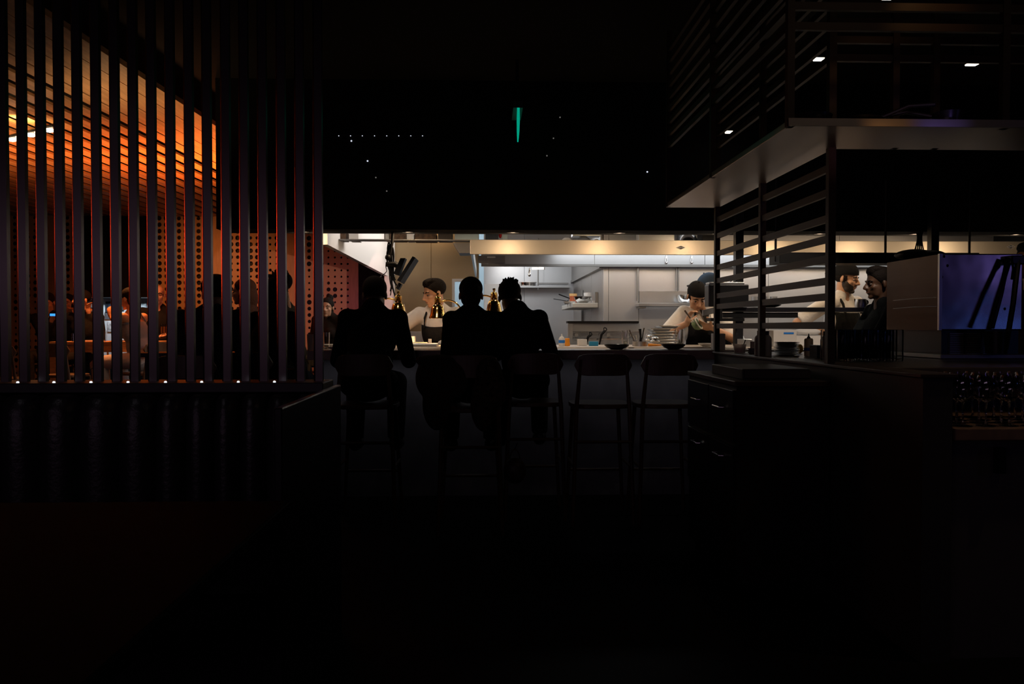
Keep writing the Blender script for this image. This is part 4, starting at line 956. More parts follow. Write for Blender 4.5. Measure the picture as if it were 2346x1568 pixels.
obj('shelf_lip', box(NB(), ax(1312, Y-.1), ax(1467, Y-.1), Y-.06, Y-.002, az(761.5, Y), az(760, Y)), CHROME, sv)
for px in (1320, 1377, 1393, 1446):
    b = NB(); p = at(px, 768, Y-.05); lathe(b, [(0, -.02), (.014, -.02), (.017, .02), (0, .02)], M=Matrix.Translation(p) @ Matrix.Rotation(PI/2, 4, 'X')); obj('knob', b, STEELD, sv, smooth=True)
for k, (px, py, qx, qy, lab) in enumerate(((1347, 773, 1357, 764, 'black pan handle standing up left on the range'), (1378, 767, 1391, 752, 'black pan handle with a loop standing up in the middle of the range'))):
    Yp = 7.3; t = thing('saucepan', lab.replace('pan handle', 'handled pan'), 'pan', (ax(px, Yp), Yp, .9), 'pans on the range')
    zb_ = az(789, Yp); obj('pan_body', lathe(NB(), [(0, 0), (.052, 0), (.058, .075), (.054, .075), (.05, .004), (0, .004)], (ax(px-8, Yp), Yp, .976)), CHROME, t, smooth=True)
    p0, p1 = at(px, py, Yp-.02), at(qx, qy, Yp-.02)
    obj('handle', tube(NB(), [Vector((ax(px-6, Yp), Yp, 1.045)), p0, p0*.4+p1*.6], [.006, .012, .014], 8), BLACK, t, smooth=True)
    d = (p1-p0).normalized(); s_ = d.cross(Vector((0, 1, 0)))
    obj('handle_loop', tube(NB(), bez(p0*.4+p1*.6, p1-s_*.035, p1+s_*.05, p0*.4+p1*.6+s_*.012), .005, 6), BLACK, t, smooth=True)
# clutter on the pass: tape roll, wrap, caddy with tools, carrots, bowls
pxbox('film_box', 'flat blue and green package lying on the pass', 'package', 1351, 1371, 783, 788, 6.4, .06, mat('blue_green', (.02, .25, .45), .5), z0=KZ)
pxbox('gastro_pan', 'clear shallow container on the pass left of the blue package', 'container', 1326, 1345, 778, 788, 6.5, .12, PLASTICC, z0=KZ)
cd_ = thing('tool_caddy', 'steel caddy full of knives, spoons and tongs on the pass', 'caddy', (ax(1467, 6.3), 6.3, KZ)); Y = 6.3
b = NB(); lathe(b, [(0, 0), (17*S, 0), (17*S, 11*S), (16.3*S, 11*S), (16.3*S, .8*S), (0, .8*S)], (ax(1466, Y), Y, KZ), 4 if False else 20); obj('tub', b, STEEL, cd_, smooth=True)
TOOL = [(1447, 1442, 756, .004, 'r'), (1455, 1452, 770, .003, 's'), (1462, 1458, 768, .004, 's'), (1474, 1466, 754, .009, 'b'), (1478, 1474, 764, .003, 's'), (1470, 1476, 752, .005, 's'), (1464, 1468, 766, .006, 'b'), (1480, 1483, 766, .004, 's')]
for a, b_, py, r, m in TOOL:
    p0 = Vector((ax((a+1466)/2, Y), Y, KZ+.008)); p1 = at(b_, py, Y)
    n = tag(obj('kitchen_tool', tube(NB(), [p0, p0*.5+p1*.5, p1], [r*.7, r*.8, r*1.3], 8), {'r': DWOOD, 's': CHROME, 'b': BLACK}[m], smooth=True), 'x', 'utensil', 'utensils in the steel caddy')
    n['label'] = {'r': 'brown handled utensil leaning at the left of the steel caddy', 's': 'thin metal utensil standing in the steel caddy', 'b': 'black handled utensil standing in the steel caddy'}[m]
for k in range(3):
    p = Vector((ax(1494+k*4, 6.25), 6.2+.04*k, KZ+.012)); b = NB(); cyl(b, p+Vector((-.04, 0, 0)), p+Vector((.06, .02, -.003)), .011, .004, 12)
    tag(obj('carrot', b, mat('carrot', (.85, .30, .03), .5), smooth=True), 'orange carrot lying by the steel caddy', 'carrot', 'carrots on the pass')
bowl('wide_bowl', 'wide dark bowl on the counter in front of the range', ax(1413, 5.68), 5.68, CZ, .088, .032, BLACKG)
bowl('wide_bowl', 'wide dark bowl on the counter near the carrots', ax(1543, 5.68), 5.68, CZ, .085, .034, BLACKG)
bowl('white_dish', 'white serrated dish on the pass before the painting cook', ax(1618, 6.2), 6.2, KZ, .062, .02, WHITE, cat='dish')
# stack of gastro trays
for k in range(7):
    zz = KZ+.001+k*.023; Yk = 6.55; b = NB(); xo = .012*math.sin(k*2.1)
    x0, x1 = ax(1496, Yk)+xo, ax(1542, Yk)+xo
    if k == 6: x0 += .06; x1 += .05
    prism(b, [(x0+.03, Yk, zz), (x1-.03, Yk, zz), (x1, Yk, zz+.021), (x0, Yk, zz+.021)], (0, .24, 0))
    o = obj('steel_tray', b, STEEL); tag(o, ['lowest steel tray of the stack beside the painting cook', 'second steel tray from the bottom of the stack', 'third steel tray from the bottom of the stack', 'fourth steel tray, middle of the stack', 'fifth steel tray, below two others of the stack', 'second steel tray from the top of the stack', 'topmost steel tray of the stack, shifted right'][k], 'tray', 'stacked steel trays')
    rim = NB(); tube(rim, [(x0-.008, Yk-.004, zz+.022), (x1+.008, Yk-.004, zz+.022)], .004, 6); obj('rim', rim, CHROME, o, smooth=True)
for k, px in enumerate((1494, 1503)):
    b = NB(); ball(b, at(px-6+k*4, 771+k*4, 6.5-k*.12), (.03, .04, .012)); ball(b, at(px-6+k*4, 779+k*3, 6.5-k*.12), (.04, .05, .012))
    tag(obj('ladle', b, CHROME, smooth=True), ['shiny ladle heads left of the steel tray stack', 'shiny ladle leaning on the steel tray stack'][k], 'ladle', 'ladles by the tray stack')
# painted bowl and brush in the cook hands
pbx = at(1596, 744, 6.80); M = Matrix.Translation(pbx) @ Matrix.Rotation(R(55), 4, 'Y') @ Matrix.Rotation(R(25), 4, 'X')
pbw = thing('painted_bowl', 'small green and blue bowl with white rim held by the cook', 'bowl', tuple(pbx))
obj('bowl_body', lathe(NB(), [(0, -.035), (.03, -.033), (.048, -.012), (.056, .018), (.052, .018), (.044, -.01), (0, -.028)], seg=28, M=M), mat('green_blue_glaze', (.16, .24, .12), .3, noise=.7, nscale=22), pbw, smooth=True)
obj('rim', lathe(NB(), [(.050, .017), (.0575, .017), (.0575, .025), (.050, .025), (.050, .017)], seg=28, M=M), WHITE, pbw, smooth=True)
br = thing('brush', 'dark brush with a white tip in the raised hand of the painting cook', 'brush', tuple(at(1570, 718, 6.78)))
obj('handle', tube(NB(), [at(1569, 712, 6.80), at(1582, 730, 6.76)], [.008, .005], 8), DWOOD, br, smooth=True); obj('tip', tube(NB(), [at(1582, 730, 6.76), at(1589, 737, 6.75)], [.005, .004], 8), WHITE, br, smooth=True)

# ---- wall shelves, bowls and hanging tools
w1 = thing('wall_shelf', 'steel wall shelf with upright back behind the painting cook', 'shelf', (ax(1550, MY), MY-.2, az(700, MY)))
Y = MY
obj('back_plate', box(NB(), ax(1464, Y), ax(1760, Y), Y-.02, Y-.001, az(694, Y), az(667, Y)), STEEL, w1)
obj('shelf_board', box(NB(), ax(1464, Y-.22), ax(1760, Y-.22), Y-.22, Y-.021, az(702, Y-.22), az(694.5, Y-.22)), STEEL, w1, bevel=.004)
obj('bracket', box(NB(), ax(1466, Y-.2), ax(1480, Y-.2), Y-.2, Y-.02, az(706, Y-.28), az(702, Y-.28)), STEELD, w1)
for px in (1460, 1549, 1553.5):
    obj('pole', cyl(NB(), (ax(px, Y-.015), Y-.03, az(690 if px < 1500 else 666, Y)), (ax(px, Y-.015), Y-.03, bz-.014), .007 if px > 1500 else .010, seg=8), STEELD, w1, smooth=True)
bowl('mixing_bowl', 'steel mixing bowl on the wall shelf behind the painting cook', ax(1568, 7.88), 7.88, az(694.5, 7.78), .085, .08, CHROME)
w2 = thing('wall_shelf', 'white edged corner shelf in the cooking recess carrying tubs', 'shelf', (ax(1350, 9), 9.0, 1.4)); Y = 8.35
zt_ = az(694, Y)
obj('shelf_board', box(NB(), ax(1312, Y), MX-.002, Y, Y+1.2, az(705, Y), zt_), mat('shelf_white_steel', (.75, .73, .68), .4, .3), w2, bevel=.006)
obj('side_post', box(NB(), MX-.03, MX-.001, Y+.02, Y+.06, az(700, Y), az(669, Y)), STEELD, w2)
obj('rear_post', cyl(NB(), (ax(1334, 9.6), 9.6, .9), (ax(1334, 9.6), 9.6, az(665, 9.6)), .015, seg=8), STEELD, w2)
bowl('mixing_bowl', 'dented steel bowl on the corner shelf among plastic tubs', ax(1336, 8.46), 8.46, zt_, .096, .064, CHROME)
def tub(label, px0, px1, py0, Y, m, lid):
    z0 = zt_; x0, x1 = ax(px0, Y), ax(px1, Y); zt = az(py0, Y)
    t = thing('plastic_tub', label, 'tub', ((x0+x1)/2, Y, z0), 'tubs on the corner shelf'); r = (x1-x0)/2
    obj('tub_body', lathe(NB(), [(0, 0), (r*.82, 0), (r*.97, zt-z0-.03), (0, zt-z0-.03)], ((x0+x1)/2, Y, z0+.001)), m, t, smooth=True)
    obj('lid', lathe(NB(), [(0, zt-z0-.029), (r, zt-z0-.029), (r, zt-z0), (0, zt-z0)], ((x0+x1)/2, Y, z0+.001)), lid, t, smooth=True)
tub('plastic tub of red sauce with orange lid left of the bowl', 1304, 1322, 673, 9.2, mat('sauce_red', (.5, .12, .05), .5), mat('lid_orange', (.85, .5, .2), .5))
tub('white plastic tub behind the bowl on the corner shelf', 1337, 1355, 671, 8.75, WHITE, WHITE)
tub('dark tub with orange lid right of the white tub', 1356, 1364, 672, 8.9, mat('tub_blue', (.04, .06, .10), .5), mat('lid_orange', (.85, .5, .2), .5))
tub('brown glass tub with rusty lid beside the shelf post', 1366, 1377, 672, 8.75, mat('tub_dark', (.05, .04, .035), .4), mat('lid_rust', (.4, .22, .12), .6))
for k, (p, q) in enumerate((((1280, 674.5), (1305, 684)), ((1268, 685), (1304, 691)))):
    t = thing('frying_pan', ['white rimmed pan on the corner shelf, thick black handle up left', 'lower pan on the corner shelf with thin dark handle'][k], 'pan', tuple(at(q[0], q[1], 8.6)), 'pans on the corner shelf')
    yy = 8.62+.25*k; zz = zt_+.002
    obj('pan_bowl', lathe(NB(), [(0, 0), (.055, 0), (.068, .022), (.064, .022), (.052, .004), (0, .004)], (ax(1305, yy), yy, zz)), [WHITE, STEELD][k], t, smooth=True)
    obj('handle', tube(NB(), [at(p[0], p[1], yy), at(q[0], q[1], yy), Vector((ax(1299, yy), yy, zz+.018))], [.007, .007, .006] if k == 0 else [.004]*3, 8), BLACK, t, smooth=True)
pxbox('ceramic_stack', 'low stack of white dishes right of the bowl', 'dishes', 1359, 1372, 689, 693.5, 8.42, .1, WHITE, z0=zt_)
w3 = thing('wall_shelf', 'long thin steel shelf on the recess back wall', 'shelf', (.6, 10.5, 1.8)); Y = 10.45
obj('shelf_board', box(NB(), ax(1180, Y), ax(1307, Y), Y, RY-.002, az(659, Y), az(655, Y)), STEEL, w3)
obj('back_rail', box(NB(), ax(1234, Y), ax(1306, Y), RY-.04, RY-.003, az(651, RY), az(648, RY)), STEELD, w3)
obj('pole', cyl(NB(), (ax(1233, Y), Y+.02, az(664, Y)), (ax(1233, Y), Y+.02, 2.4), .008, seg=8), STEELD, w3)
t = thing('stock_pot', 'wide steel pot on the recess shelf', 'pot', (ax(1209, 10.55), 10.55, az(655, 10.45)))
obj('pot_body', lathe(NB(), [(0, 0), (.105, 0), (.112, .05), (.105, .05), (.1, .004), (0, .004)], (ax(1209, 10.57), 10.57, az(655, 10.45))), CHROME, t, smooth=True)
obj('pot_rim', lathe(NB(), [(.110, .048), (.118, .048), (.118, .056), (.110, .056), (.110, .048)], (ax(1209, 10.57), 10.57, az(655, 10.45))), WHITE, t, smooth=True)
def tongs(label, px, py, Y):
    t = thing('hanging_tongs', label, 'tongs', tuple(at(px, py, Y)), 'tongs hanging from the hood'); p = at(px, py, Y)
    S = Y/FPX
    obj('hook', cyl(NB(), p+Vector((0, -.004, 0)), p+Vector((0, .04, 0)), .004, seg=8), CHROME, t)
    for s_ in (-1, 1): obj('arm', tube(NB(), [p, p+Vector((s_*.7*S, 0, -4*S)), p+Vector((s_*1.7*S, 0, -13*S)), p+Vector((s_*1.3*S, 0, -16*S)), p+Vector((s_*.9*S, 0, -19*S))], [.004, .005, .004, .008, .004], 8), CHROME, t, smooth=True)
tongs('tongs hanging under the hood badge on the left', 1527, 586, MY-.071); tongs('tongs hanging under the hood to the right of the badge', 1585, 586, MY-.071)
tongs('pair of tongs hanging by the lamp tube in the recess', 1213, 615, MY-.078)
tl = thing('tube_lamp', 'white lamp tube under the hood baffle in the recess', 'lamp', tuple(at(1232, 614, 8.0)))
obj('tube', cyl(NB(), at(1219, 615.5, MY-.06), at(1246, 615.2, MY-.06), .011, seg=12), mat('tube_glow', (1, .95, .9), .4, emit=(1, .9, .8), es=2.5), tl, smooth=True)
obj('end_cap', cyl(NB(), at(1246, 615.2, MY-.06), at(1248, 615.2, MY-.06), .012, seg=12), STEELD, tl)
bl = thing('hood_light', 'small box light inside the left end of the hood', 'light', tuple(at(1125, 590, MY-.1)))
obj('housing', box(NB(), ax(1095, MY-.08), ax(1157, MY-.08), MY-.09, MY-.062, az(603, MY-.08), az(586, MY-.08)), STEELD, bl)
obj('handle', box(NB(), ax(1116, MY-.1), ax(1135, MY-.1), MY-.12, MY-.09, az(591.5, MY-.1), az(588, MY-.1)), WHITE, bl)
# ---- on top of the hood and the overhead shelf
ZT = fz1+.001
bowl('mixing_bowl', 'big upturned steel bowl on top of the hood above the badge', ax(1573, 7.6), 7.6, ZT, .10, .085, CHROME, True)
pxbox('sheet_pan', 'flat steel sheet pan on the hood top left of the big bowl', 'pan', 1463, 1544, 529, 546, 7.58, .14, STEEL, z0=ZT)
bowl('mixing_bowl', 'flat upturned bowl between pale dishes on the hood top', ax(1336, 7.6), 7.6, ZT, .072, .045, STEEL, True)
pxbox('sheet_pan', 'thin steel tray resting above the flat upturned bowl', 'tray', 1312, 1376, 530, 533, 7.55, .14, STEEL, z0=ZT+.052)
bowl('side_plate', 'upturned pale dish left of the flat bowl on the hood', ax(1298, 7.6), 7.6, ZT, .05, .035, WHITE, True, cat='dish')
bowl('side_plate', 'upturned pale dish right of the flat bowl on the hood', ax(1366, 7.6), 7.6, ZT, .03, .024, WHITE, True, cat='dish')
pxbox('ticket_box', 'black box on the hood top left of the grille post', 'box', 1609, 1636, 526, 548, 7.5, .2, BLACKG, z0=ZT)
pxbox('blue_carton', 'pale blue carton on the overhead shelf above the doorway', 'carton', 1042, 1096, 526, 548, 7.55, .12, mat('pale_blue', (.45, .58, .66), .6), z0=ZT)
pxbox('navy_box', 'dark navy box on the overhead shelf beside the red cloth', 'box', 1112, 1142, 526, 548, 7.55, .12, mat('navy_box', (.01, .02, .04), .6), z0=ZT)
b = NB(); ball(b, at(1146, 537, 7.6), (.016, .03, .04)); tag(obj('red_cloth', remesh(b, .006, 1), mat('red_cloth', (.55, .02, .02), .8), smooth=True), 'small red cloth beside the navy box on the hood', 'cloth')
pxbox('white_jug', 'small white jug beside the red cloth on the hood', 'jug', 1150, 1163, 537, 548, 7.58, .06, mat('pale_blue', (.45, .58, .66), .6), z0=ZT)
for k, (a, b_, t_, m) in enumerate(((745, 792, 532, 'b'), (800, 822, 530, 'w'), (884, 892, 528, 'w'), (893, 930, 531, 'b'), (932, 948, 530, 'w'), (950, 1000, 536, 'b'), (1004, 1036, 530, 'd'))):
    pxbox('storage_box', ['brown basket at the left end of the overhead shelf', 'pale card box next to the left basket on the overhead shelf', 'narrow pale box above the screen arm', 'brown crate right of the narrow pale box', 'pale box in the middle of the overhead shelf', 'long low brown crate on the overhead shelf', 'dark crate next to the blue carton'][k], 'box', a, b_, t_, 548, 7.5+.02*(k % 3), .2,
          {'b': mat('basket_brown', (.10, .055, .03), .8, noise=.5, nscale=30), 'w': WHITEP, 'd': mat('crate_dark', (.05, .04, .035), .8)}[m], z0=ZT)

# ---- pass frame and order equipment to the right of the grille
pf = thing('pass_frame', 'black steel pass frame with thick posts, hanging shelf and order rails', 'frame', (2.8, 6.4, KZ)); Y = 6.45
for px, wd in ((1691, .032), (2136, .032)): obj('post', box(NB(), ax(px, Y)-wd, ax(px, Y)+wd, Y-wd, Y+wd, KZ+.001, BZ+.4), BLACKG, pf)
for px in (1776, 2027, 2219): obj('rod', cyl(NB(), (ax(px, Y), Y, az(598, Y)), (ax(px, Y), Y, BZ+.4), .010, seg=8), BLACKG, pf)
obj('upper_shelf', box(NB(), ax(1775, Y), ax(2225, Y), Y-.1, Y+.14, az(601, Y-.1), az(576, Y-.1)), BLACK, pf, bevel=.003)
obj('lower_shelf', box(NB(), ax(1640, Y), 3.75, Y-.12, Y+.12, az(714, Y-.12), az(704, Y-.12)), BLACKG, pf, bevel=.003)
obj('under_rail', box(NB(), ax(1648, Y), ax(1817, Y), Y-.10, Y+.06, az(728, Y-.1), az(716, Y-.1)), BLACK, pf)
os_ = thing('order_printer', 'black order printer with a bright top edge behind the grille', 'printer', (ax(1660, Y), Y, az(704, Y)))
obj('printer_body', box(NB(), ax(1614, 6.41), ax(1709, 6.36), 6.29, 6.415, az(703, 6.36), az(652, 6.36)), BLACKG, os_, bevel=.008)
obj('top_edge', box(NB(), ax(1616, 6.41), ax(1700, 6.36), 6.30, 6.41, az(651.8, 6.36), az(646.5, 6.36)), STEEL, os_, bevel=.004)
obj('tray_flap', prism(NB(), [at(1611, 711, 6.25), at(1639, 704, 6.25), at(1639, 718, 6.25), at(1611, 724, 6.25)], (0, .03, 0)), STEELD, os_)
obj('lower_unit', box(NB(), ax(1613, 6.5), ax(1700, 6.36), 6.30, 6.41, az(736, 6.36), az(729, 6.36)), BLACK, os_)
obj('bracket', box(NB(), ax(1641, 6.36), ax(1650, 6.36), 6.305, 6.325, az(729, 6.36), az(703, 6.36)), BLACK, os_)
for q in range(4):
    rr = random.Random(q+40); p0 = at(1700, 640+q*6, 6.34); p3 = at(1648+q*12, 652, 6.34)
    obj('cable', tube(NB(), bez(p0, p0+Vector((.05, 0, .03)), p3+Vector((0, 0, .05+.01*q)), p3), .004, 6), BLACK, os_, smooth=True)
cw = NB()
for q in range(5): tube(cw, bez(at(2096+q*5, 524, 6.63), at(2108, 545, 6.63), at(2100+q*3, 555, 6.63), at(2094+q*6, 584, 6.63)), .006, 6)
tag(obj('cable_bundle', cw, BLACK, smooth=True), 'bundle of black cables hanging before the hood above the machine', 'cables')
for k, px in enumerate((1729, 1748, 1772)):
    cyl_thing('steel_cup', ['grey cup left of the middle grille post on the far shelf', 'grey cup behind the middle grille post', 'grey cup right of the middle grille post on the far shelf'][k], 'cup', px, 7.87, az(694.5, 7.78)+.0, [(0, 0), (8, 0), (8.5, 16), (7.5, 16), (7, 1), (0, 1)], STEELD, 'cups on the far shelf')
bowl('black_tray', 'flat black tray on the lower pass shelf', ax(1760, 6.45), 6.45, az(704, 6.33), .10, .02, BLACK, cat='tray')
# ---- on the side bar behind the grille
SBZ = 1.06
def growler(label, px, Y, w, h):
    S = Y/FPX; x = ax(px, Y)
    t = thing('grey_bottle', label, 'bottle', (x, Y, SBZ), 'grey bottles behind the grille'); r = w/2*S; H = h*S
    obj('bottle_body', lathe(NB(), [(0, 0), (r, 0), (r, H*.68), (r*.88, H*.76), (r*.5, H*.84), (0, H*.84)], (x, Y, SBZ+.001)), mat('grey_bottle', (.20, .19, .18), .5), t, smooth=True)
    obj('bottle_cap', lathe(NB(), [(0, H*.84), (r*.52, H*.84), (r*.52, H), (0, H)], (x, Y, SBZ+.001)), BLACKG, t, smooth=True)
growler('grey bottle left of the middle grille post', 1741, 4.72, 24, 57)
growler('grey bottle right of the middle grille post', 1756, 4.62, 24, 58)
growler('grey bottle beside the near grille post', 1893, 4.2, 26, 64)
for k in range(12):
    x, Y = ax(1803, 4.75), 4.75; r = .074
    o = obj('dinner_plate', lathe(NB(), [(0, 0), (r*.6, 0), (r, .006), (r, .0072), (r*.58, .002), (0, .002)], (x+.002*math.sin(k*1.7), Y+.002*math.cos(k), SBZ+.001+k*.0066), 32), mat('plate_dark_grey', (.16, .15, .14), .4), smooth=True)
    tag(o, 'dark grey plate in the tall stack behind the grille', 'plate', 'plates of the tall stack behind the grille')
for k in range(4):
    x, Y = ax(1726, 5.0), 5.0; o = obj('saucer', lathe(NB(), [(0, 0), (.025, 0), (.034, .008), (.034, .01), (.024, .003), (0, .003)], (x, Y, SBZ+.001+k*.0085), 24), mat('plate_dark_grey', (.16, .15, .14), .4), smooth=True)
    tag(o, 'small saucer in the low stack left of the grey bottles', 'saucer', 'saucers of the low stack')
cyl_thing('beige_canister', 'beige canister behind the low saucer stack', 'canister', 1726, 5.25, SBZ, [(0, 0), (7, 0), (7, 26), (0, 26)], mat('beige', (.55, .48, .38), .6))
t = thing('sauce_tub', 'clear tub of orange sauce with a spoon at the grille foot', 'tub', (ax(1695, 5.2), 5.2, SBZ)); S = 5.2/FPX; Lq = (ax(1695, 5.2), 5.2, SBZ+.001)
obj('tub_wall', lathe(NB(), [(0, 0), (12*S, 0), (15*S, 20*S), (14.4*S, 20*S), (11.5*S, .8*S), (0, .8*S)], Lq), mat('clear_plastic', (.95, .9, .85), .25, trans=.7), t, smooth=True)
obj('sauce', lathe(NB(), [(0, 1*S), (11.4*S, 1*S), (13*S, 11*S), (0, 12*S)], Lq), mat('orange_sauce', (.75, .25, .03), .4, noise=.4, nscale=40), t, smooth=True)
obj('spoon', tube(NB(), [Vector(Lq)+Vector((4*S, 0, 8*S)), Vector(Lq)+Vector((14*S, 0, 30*S))], [.003, .003], 6), BLACK, t)
pxbox('white_carton', 'white ridged carton at the foot of the far grille post', 'carton', 1640, 1662, 765, 800, 5.6, .12, WHITE, z0=CZ)
pxbox('steel_pan_stack', 'steel pan right of the white carton', 'pan', 1704, 1723, 778, 792, 6.2, .16, STEEL, z0=KZ)
t = thing('labelled_tub', 'white tub with a strip of blue tape behind the plate stack', 'tub', (ax(1798, 6.25), 6.25, KZ))
obj('tub_body', box(NB(), ax(1772, 6.25), ax(1826, 6.25), 6.25, 6.42, KZ, az(757, 6.25)), PLASTICC, t, bevel=.004)
obj('tape', box(NB(), ax(1796, 6.247), ax(1819, 6.247), 6.247, 6.2495, az(766, 6.25), az(762, 6.25)), BLUEP, t)
b = NB(); ball(b, (ax(1833, 5.1), 5.1, SBZ+.03), (.02, .02, .03)); tag(obj('lemon', b, mat('lemon', (.9, .55, .04), .45), smooth=True), 'yellow lemon to the right of the plate stack', 'lemon')
t = thing('sauce_bottle', 'beige squeeze bottle with a dark nozzle and blue tape behind the grille', 'bottle', (ax(1853, 4.6), 4.6, SBZ)); S = 4.6/FPX; Lq = (ax(1853, 4.6), 4.6, SBZ+.001)
obj('bottle_body', lathe(NB(), [(0, 0), (10*S, 0), (10*S, 38*S), (8*S, 41*S), (0, 41*S)], Lq), mat('beige_plastic', (.34, .27, .17), .5), t, smooth=True)
obj('nozzle', lathe(NB(), [(0, 41*S), (5*S, 41*S), (1.5*S, 47*S), (1*S, 52*S), (0, 52*S)], Lq), BLACK, t, smooth=True)
obj('tape', lathe(NB(), [(10.2*S, 12*S), (10.4*S, 12.5*S), (10.4*S, 19*S), (10.2*S, 19.5*S)], Lq), mat('dark_blue_tape', (.01, .05, .2), .5), t, smooth=True)
pxbox('dark_box', 'dark box between sauce bottle and the near grey bottle', 'box', 1872, 1890, 792, 822, 4.3, .1, BLACKG, z0=SBZ)
pxbox('white_tray', 'white tray of folded cloths beside the bearded cook', 'tray', 1822, 1890, 770, 778, 6.3, .2, WHITE, z0=KZ)
b = NB(); ball(b, (ax(1850, 6.4), 6.4, az(770, 6.3)+.031), (.11, .07, .03)); tag(obj('folded_cloth', remesh(b, .01, 2), WHITEP, smooth=True), 'white folded cloth on the tray before the bearded cook', 'cloth')
t = thing('kettle', 'glass kettle with dark handle right of the bearded cook', 'kettle', (ax(1972, 6.45), 6.45, az(704, 6.33)))
obj('jug', lathe(NB(), [(0, 0), (.045, 0), (.05, .03), (.04, .07), (.036, .07), (.046, .03), (0, .004)], (ax(1972, 6.45), 6.45, az(704, 6.33)+.001)), STEEL, t, smooth=True)
obj('handle', tube(NB(), bez(at(1980, 700, 6.45), at(1992, 697, 6.45), at(1992, 688, 6.45), at(1979, 687, 6.45)), .006, 8), BLACK, t, smooth=True)
# rows of tall water glasses on the side bar
wg0 = None; n = 0
for r_ in range(4):
    for c_ in range(6):
        x, y = 1.752+c_*.058, 3.86+r_*.06+.02*(c_ % 2)
        if wg0 is None:
            wg0 = thing('water_glass', 'tall clear water glass in the rows beside the near grille post', 'glass', (0, 0, 0), 'tall water glasses on the side bar')
            obj('glass_wall', lathe(NB(), [(0, 0), (.0235, 0), (.0265, .01), (.0265, .155), (.0245, .157), (.0245, .014), (0, .008)], (0, 0, .001), 20), GLASS, wg0, smooth=True); o = wg0
        else: o = dup(wg0)
        o.location = (x, y, SBZ)
# wine glasses on the low station
wn0 = None
for r_ in range(4):
    for c_ in range(6):
        x, y = 1.775+c_*.088+.03*(r_ % 2), 2.90+r_*.09
        if wn0 is None:
            wn0 = thing('wine_glass', 'clear stemmed wine glass in the rows on the low station', 'wine glass', (0, 0, 0), 'wine glasses on the low station')
            obj('bowl', lathe(NB(), [(0, .09), (.012, .092), (.03, .11), (.036, .135), (.034, .17), (.03, .19), (.0292, .19), (.033, .17), (.035, .135), (.029, .112), (0, .0935)], (0, 0, 0), 24), TGLASS, wn0, smooth=True)
            obj('stem', lathe(NB(), [(0, .003), (.033, .001), (.033, .003), (.006, .008), (.0036, .02), (.0036, .085), (.007, .091), (0, .0915)], (0, 0, 0), 20), TGLASS, wn0, smooth=True); o = wn0
        else: o = dup(wn0)
        o.location = (x, y, .861)

# ================================================================== dining room furniture
tt = thing('oak_table', 'high oak table in the dining room behind the slats', 'table', (-4.4, 9.3, 0)); OY = 8.9
tz = az(783, OY)
obj('table_top', box(NB(), ax(112, OY), ax(348, OY), OY, OY+.75, tz-.035, tz), OAK, tt, bevel=.003)
obj('apron', box(NB(), ax(114, OY), ax(347, OY), OY+.01, OY+.04, tz-.115, tz-.035), OAK, tt)
for x, y in ((ax(117, OY), OY+.05), (ax(342, OY), OY+.05), (ax(150, OY), OY+.7), (ax(342, OY), OY+.7)):
    obj('leg', box(NB(), x-.03, x+.03, y-.03, y+.03, 0, tz-.036), OAK, tt)
def pglass(label, px, Y, zb, w, h): tumbler(label, px, Y, zb, w, h, 'glasses in the dining room')
pglass('drinking glass on the oak table between two slats', 167, 9.0, tz, 9, 19)
pglass('thin drinking glass on the oak table before the tank top woman', 241, 9.0, tz, 6, 25)
pxbox('napkin_pile', 'pinkish folded napkins on the oak table', 'napkins', 172, 220, 780, 784, 9.0, .15, mat('napkin', (.6, .45, .42), .8), z0=tz)
bowl('small_plate', 'small plate on the oak table near the thin glass', ax(272, 9.05), 9.05, tz, .07, .012, WHITE, cat='plate')
ph = thing('phone', 'phone with a blue glowing screen held at the oak table', 'phone', tuple(at(122, 722, 9.62)))
obj('phone_body', box(NB(), ax(113, 9.62), ax(131, 9.62), 9.61, 9.63, az(725, 9.62), az(721, 9.62)), BLACK, ph)
obj('screen', box(NB(), ax(114, 9.6), ax(131, 9.6), 9.603, 9.61, az(725, 9.6), az(719.5, 9.6)), mat('phone_glow', (.05, .3, .8), .4, emit=(.03, .3, .9), es=1.3), ph)
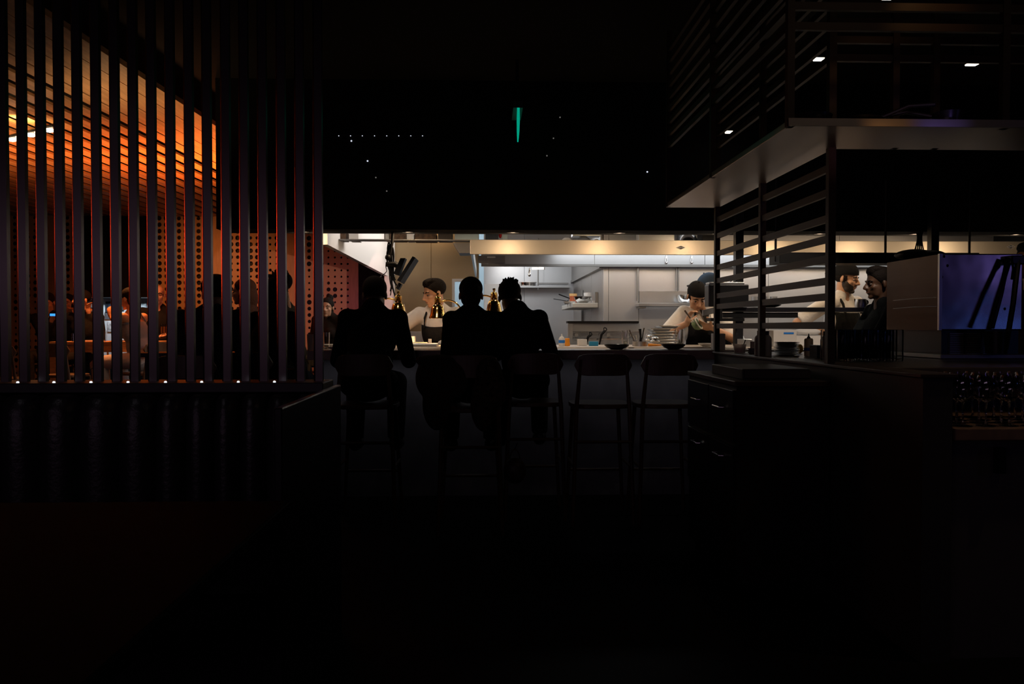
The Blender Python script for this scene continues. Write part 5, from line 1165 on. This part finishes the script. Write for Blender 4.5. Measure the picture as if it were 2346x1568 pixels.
for k, px in enumerate((370, 376, 382)):
    S = 9.82/FPX; c = at(px, 767, 9.82)
    t = thing('held_glass', ['left glass of three held by the pale server', 'middle glass of three held by the pale server', 'right glass of three held by the pale server'][k], 'glass', tuple(c), 'glasses held by the server')
    obj('glass_wall', lathe(NB(), [(0, 0), (2.4*S, 0), (2.8*S, 24*S), (2.5*S, 24*S), (2.1*S, 1.5*S), (0, 1.5*S)], tuple(c), 16), GLASS, t, smooth=True)
    obj('drink', lathe(NB(), [(0, 1.6*S), (2.0*S, 1.6*S), (2.3*S, 18*S), (0, 18*S)], tuple(c), 16), mat('amber_drink', (.6, .3, .12), .2, trans=.5), t, smooth=True)
# dark table for the group behind the slats
dt = thing('dark_table', 'dark high table between guests behind the slats', 'table', (-1.95, 5.9, 0))
obj('table_top', box(NB(), -2.45, -1.8, 5.62, 6.0, 1.02, 1.05), DWOOD, dt, bevel=.003)
for x in (-2.35, -1.9): obj('trestle', box(NB(), x-.03, x+.03, 5.65, 5.95, 0, 1.02), DWOOD, dt)
# lit display wall at the far end of the dining room
dv = thing('display_wall', 'bluish lit notice wall with pinned photos in the dining room opening', 'display', (ax(270, 13.8), 13.8, 1.3)); Y = 13.9
obj('board', box(NB(), ax(150, Y), ax(356, Y), Y, Y+.04, .6, az(686, Y)), TILE, dv)
obj('top_rail', box(NB(), ax(150, Y-.05), ax(356, Y-.05), Y-.08, Y, az(684, Y), az(679, Y)), STEEL, dv)
rr = random.Random(5)
for k, (a, t_, w_, h_, c) in enumerate(((208, 690, 10, 16, (.25, .2, .18)), (242, 692, 13, 26, (.03, .04, .06)), (258, 690, 9, 20, (.12, .14, .18)), (278, 694, 7, 18, (.05, .05, .05)), (292, 691, 14, 18, (.5, .42, .38)), (296, 712, 9, 14, (.3, .12, .14)),
                                       (240, 716, 20, 16, (.12, .12, .13)), (262, 715, 12, 9, (.5, .52, .55)), (284, 712, 8, 26, (.6, .62, .62)), (296, 735, 18, 10, (.2, .35, .45)), (318, 690, 18, 22, (.35, .38, .4)), (246, 738, 18, 22, (.6, .62, .65)))):
    obj('pinned_photo', box(NB(), ax(a, Y-.01), ax(a+w_, Y-.01), Y-.012, Y-.002, az(t_+h_, Y), az(t_, Y)), mat('photo_%d' % k, c, .5, noise=.8, nscale=18), dv)
spot('display_lamp', (ax(270, 13.4), 13.45, 2.4), (ax(270, 13.9), 13.9, 1.4), (.75, .9, 1), 110, 130, .6, .1)
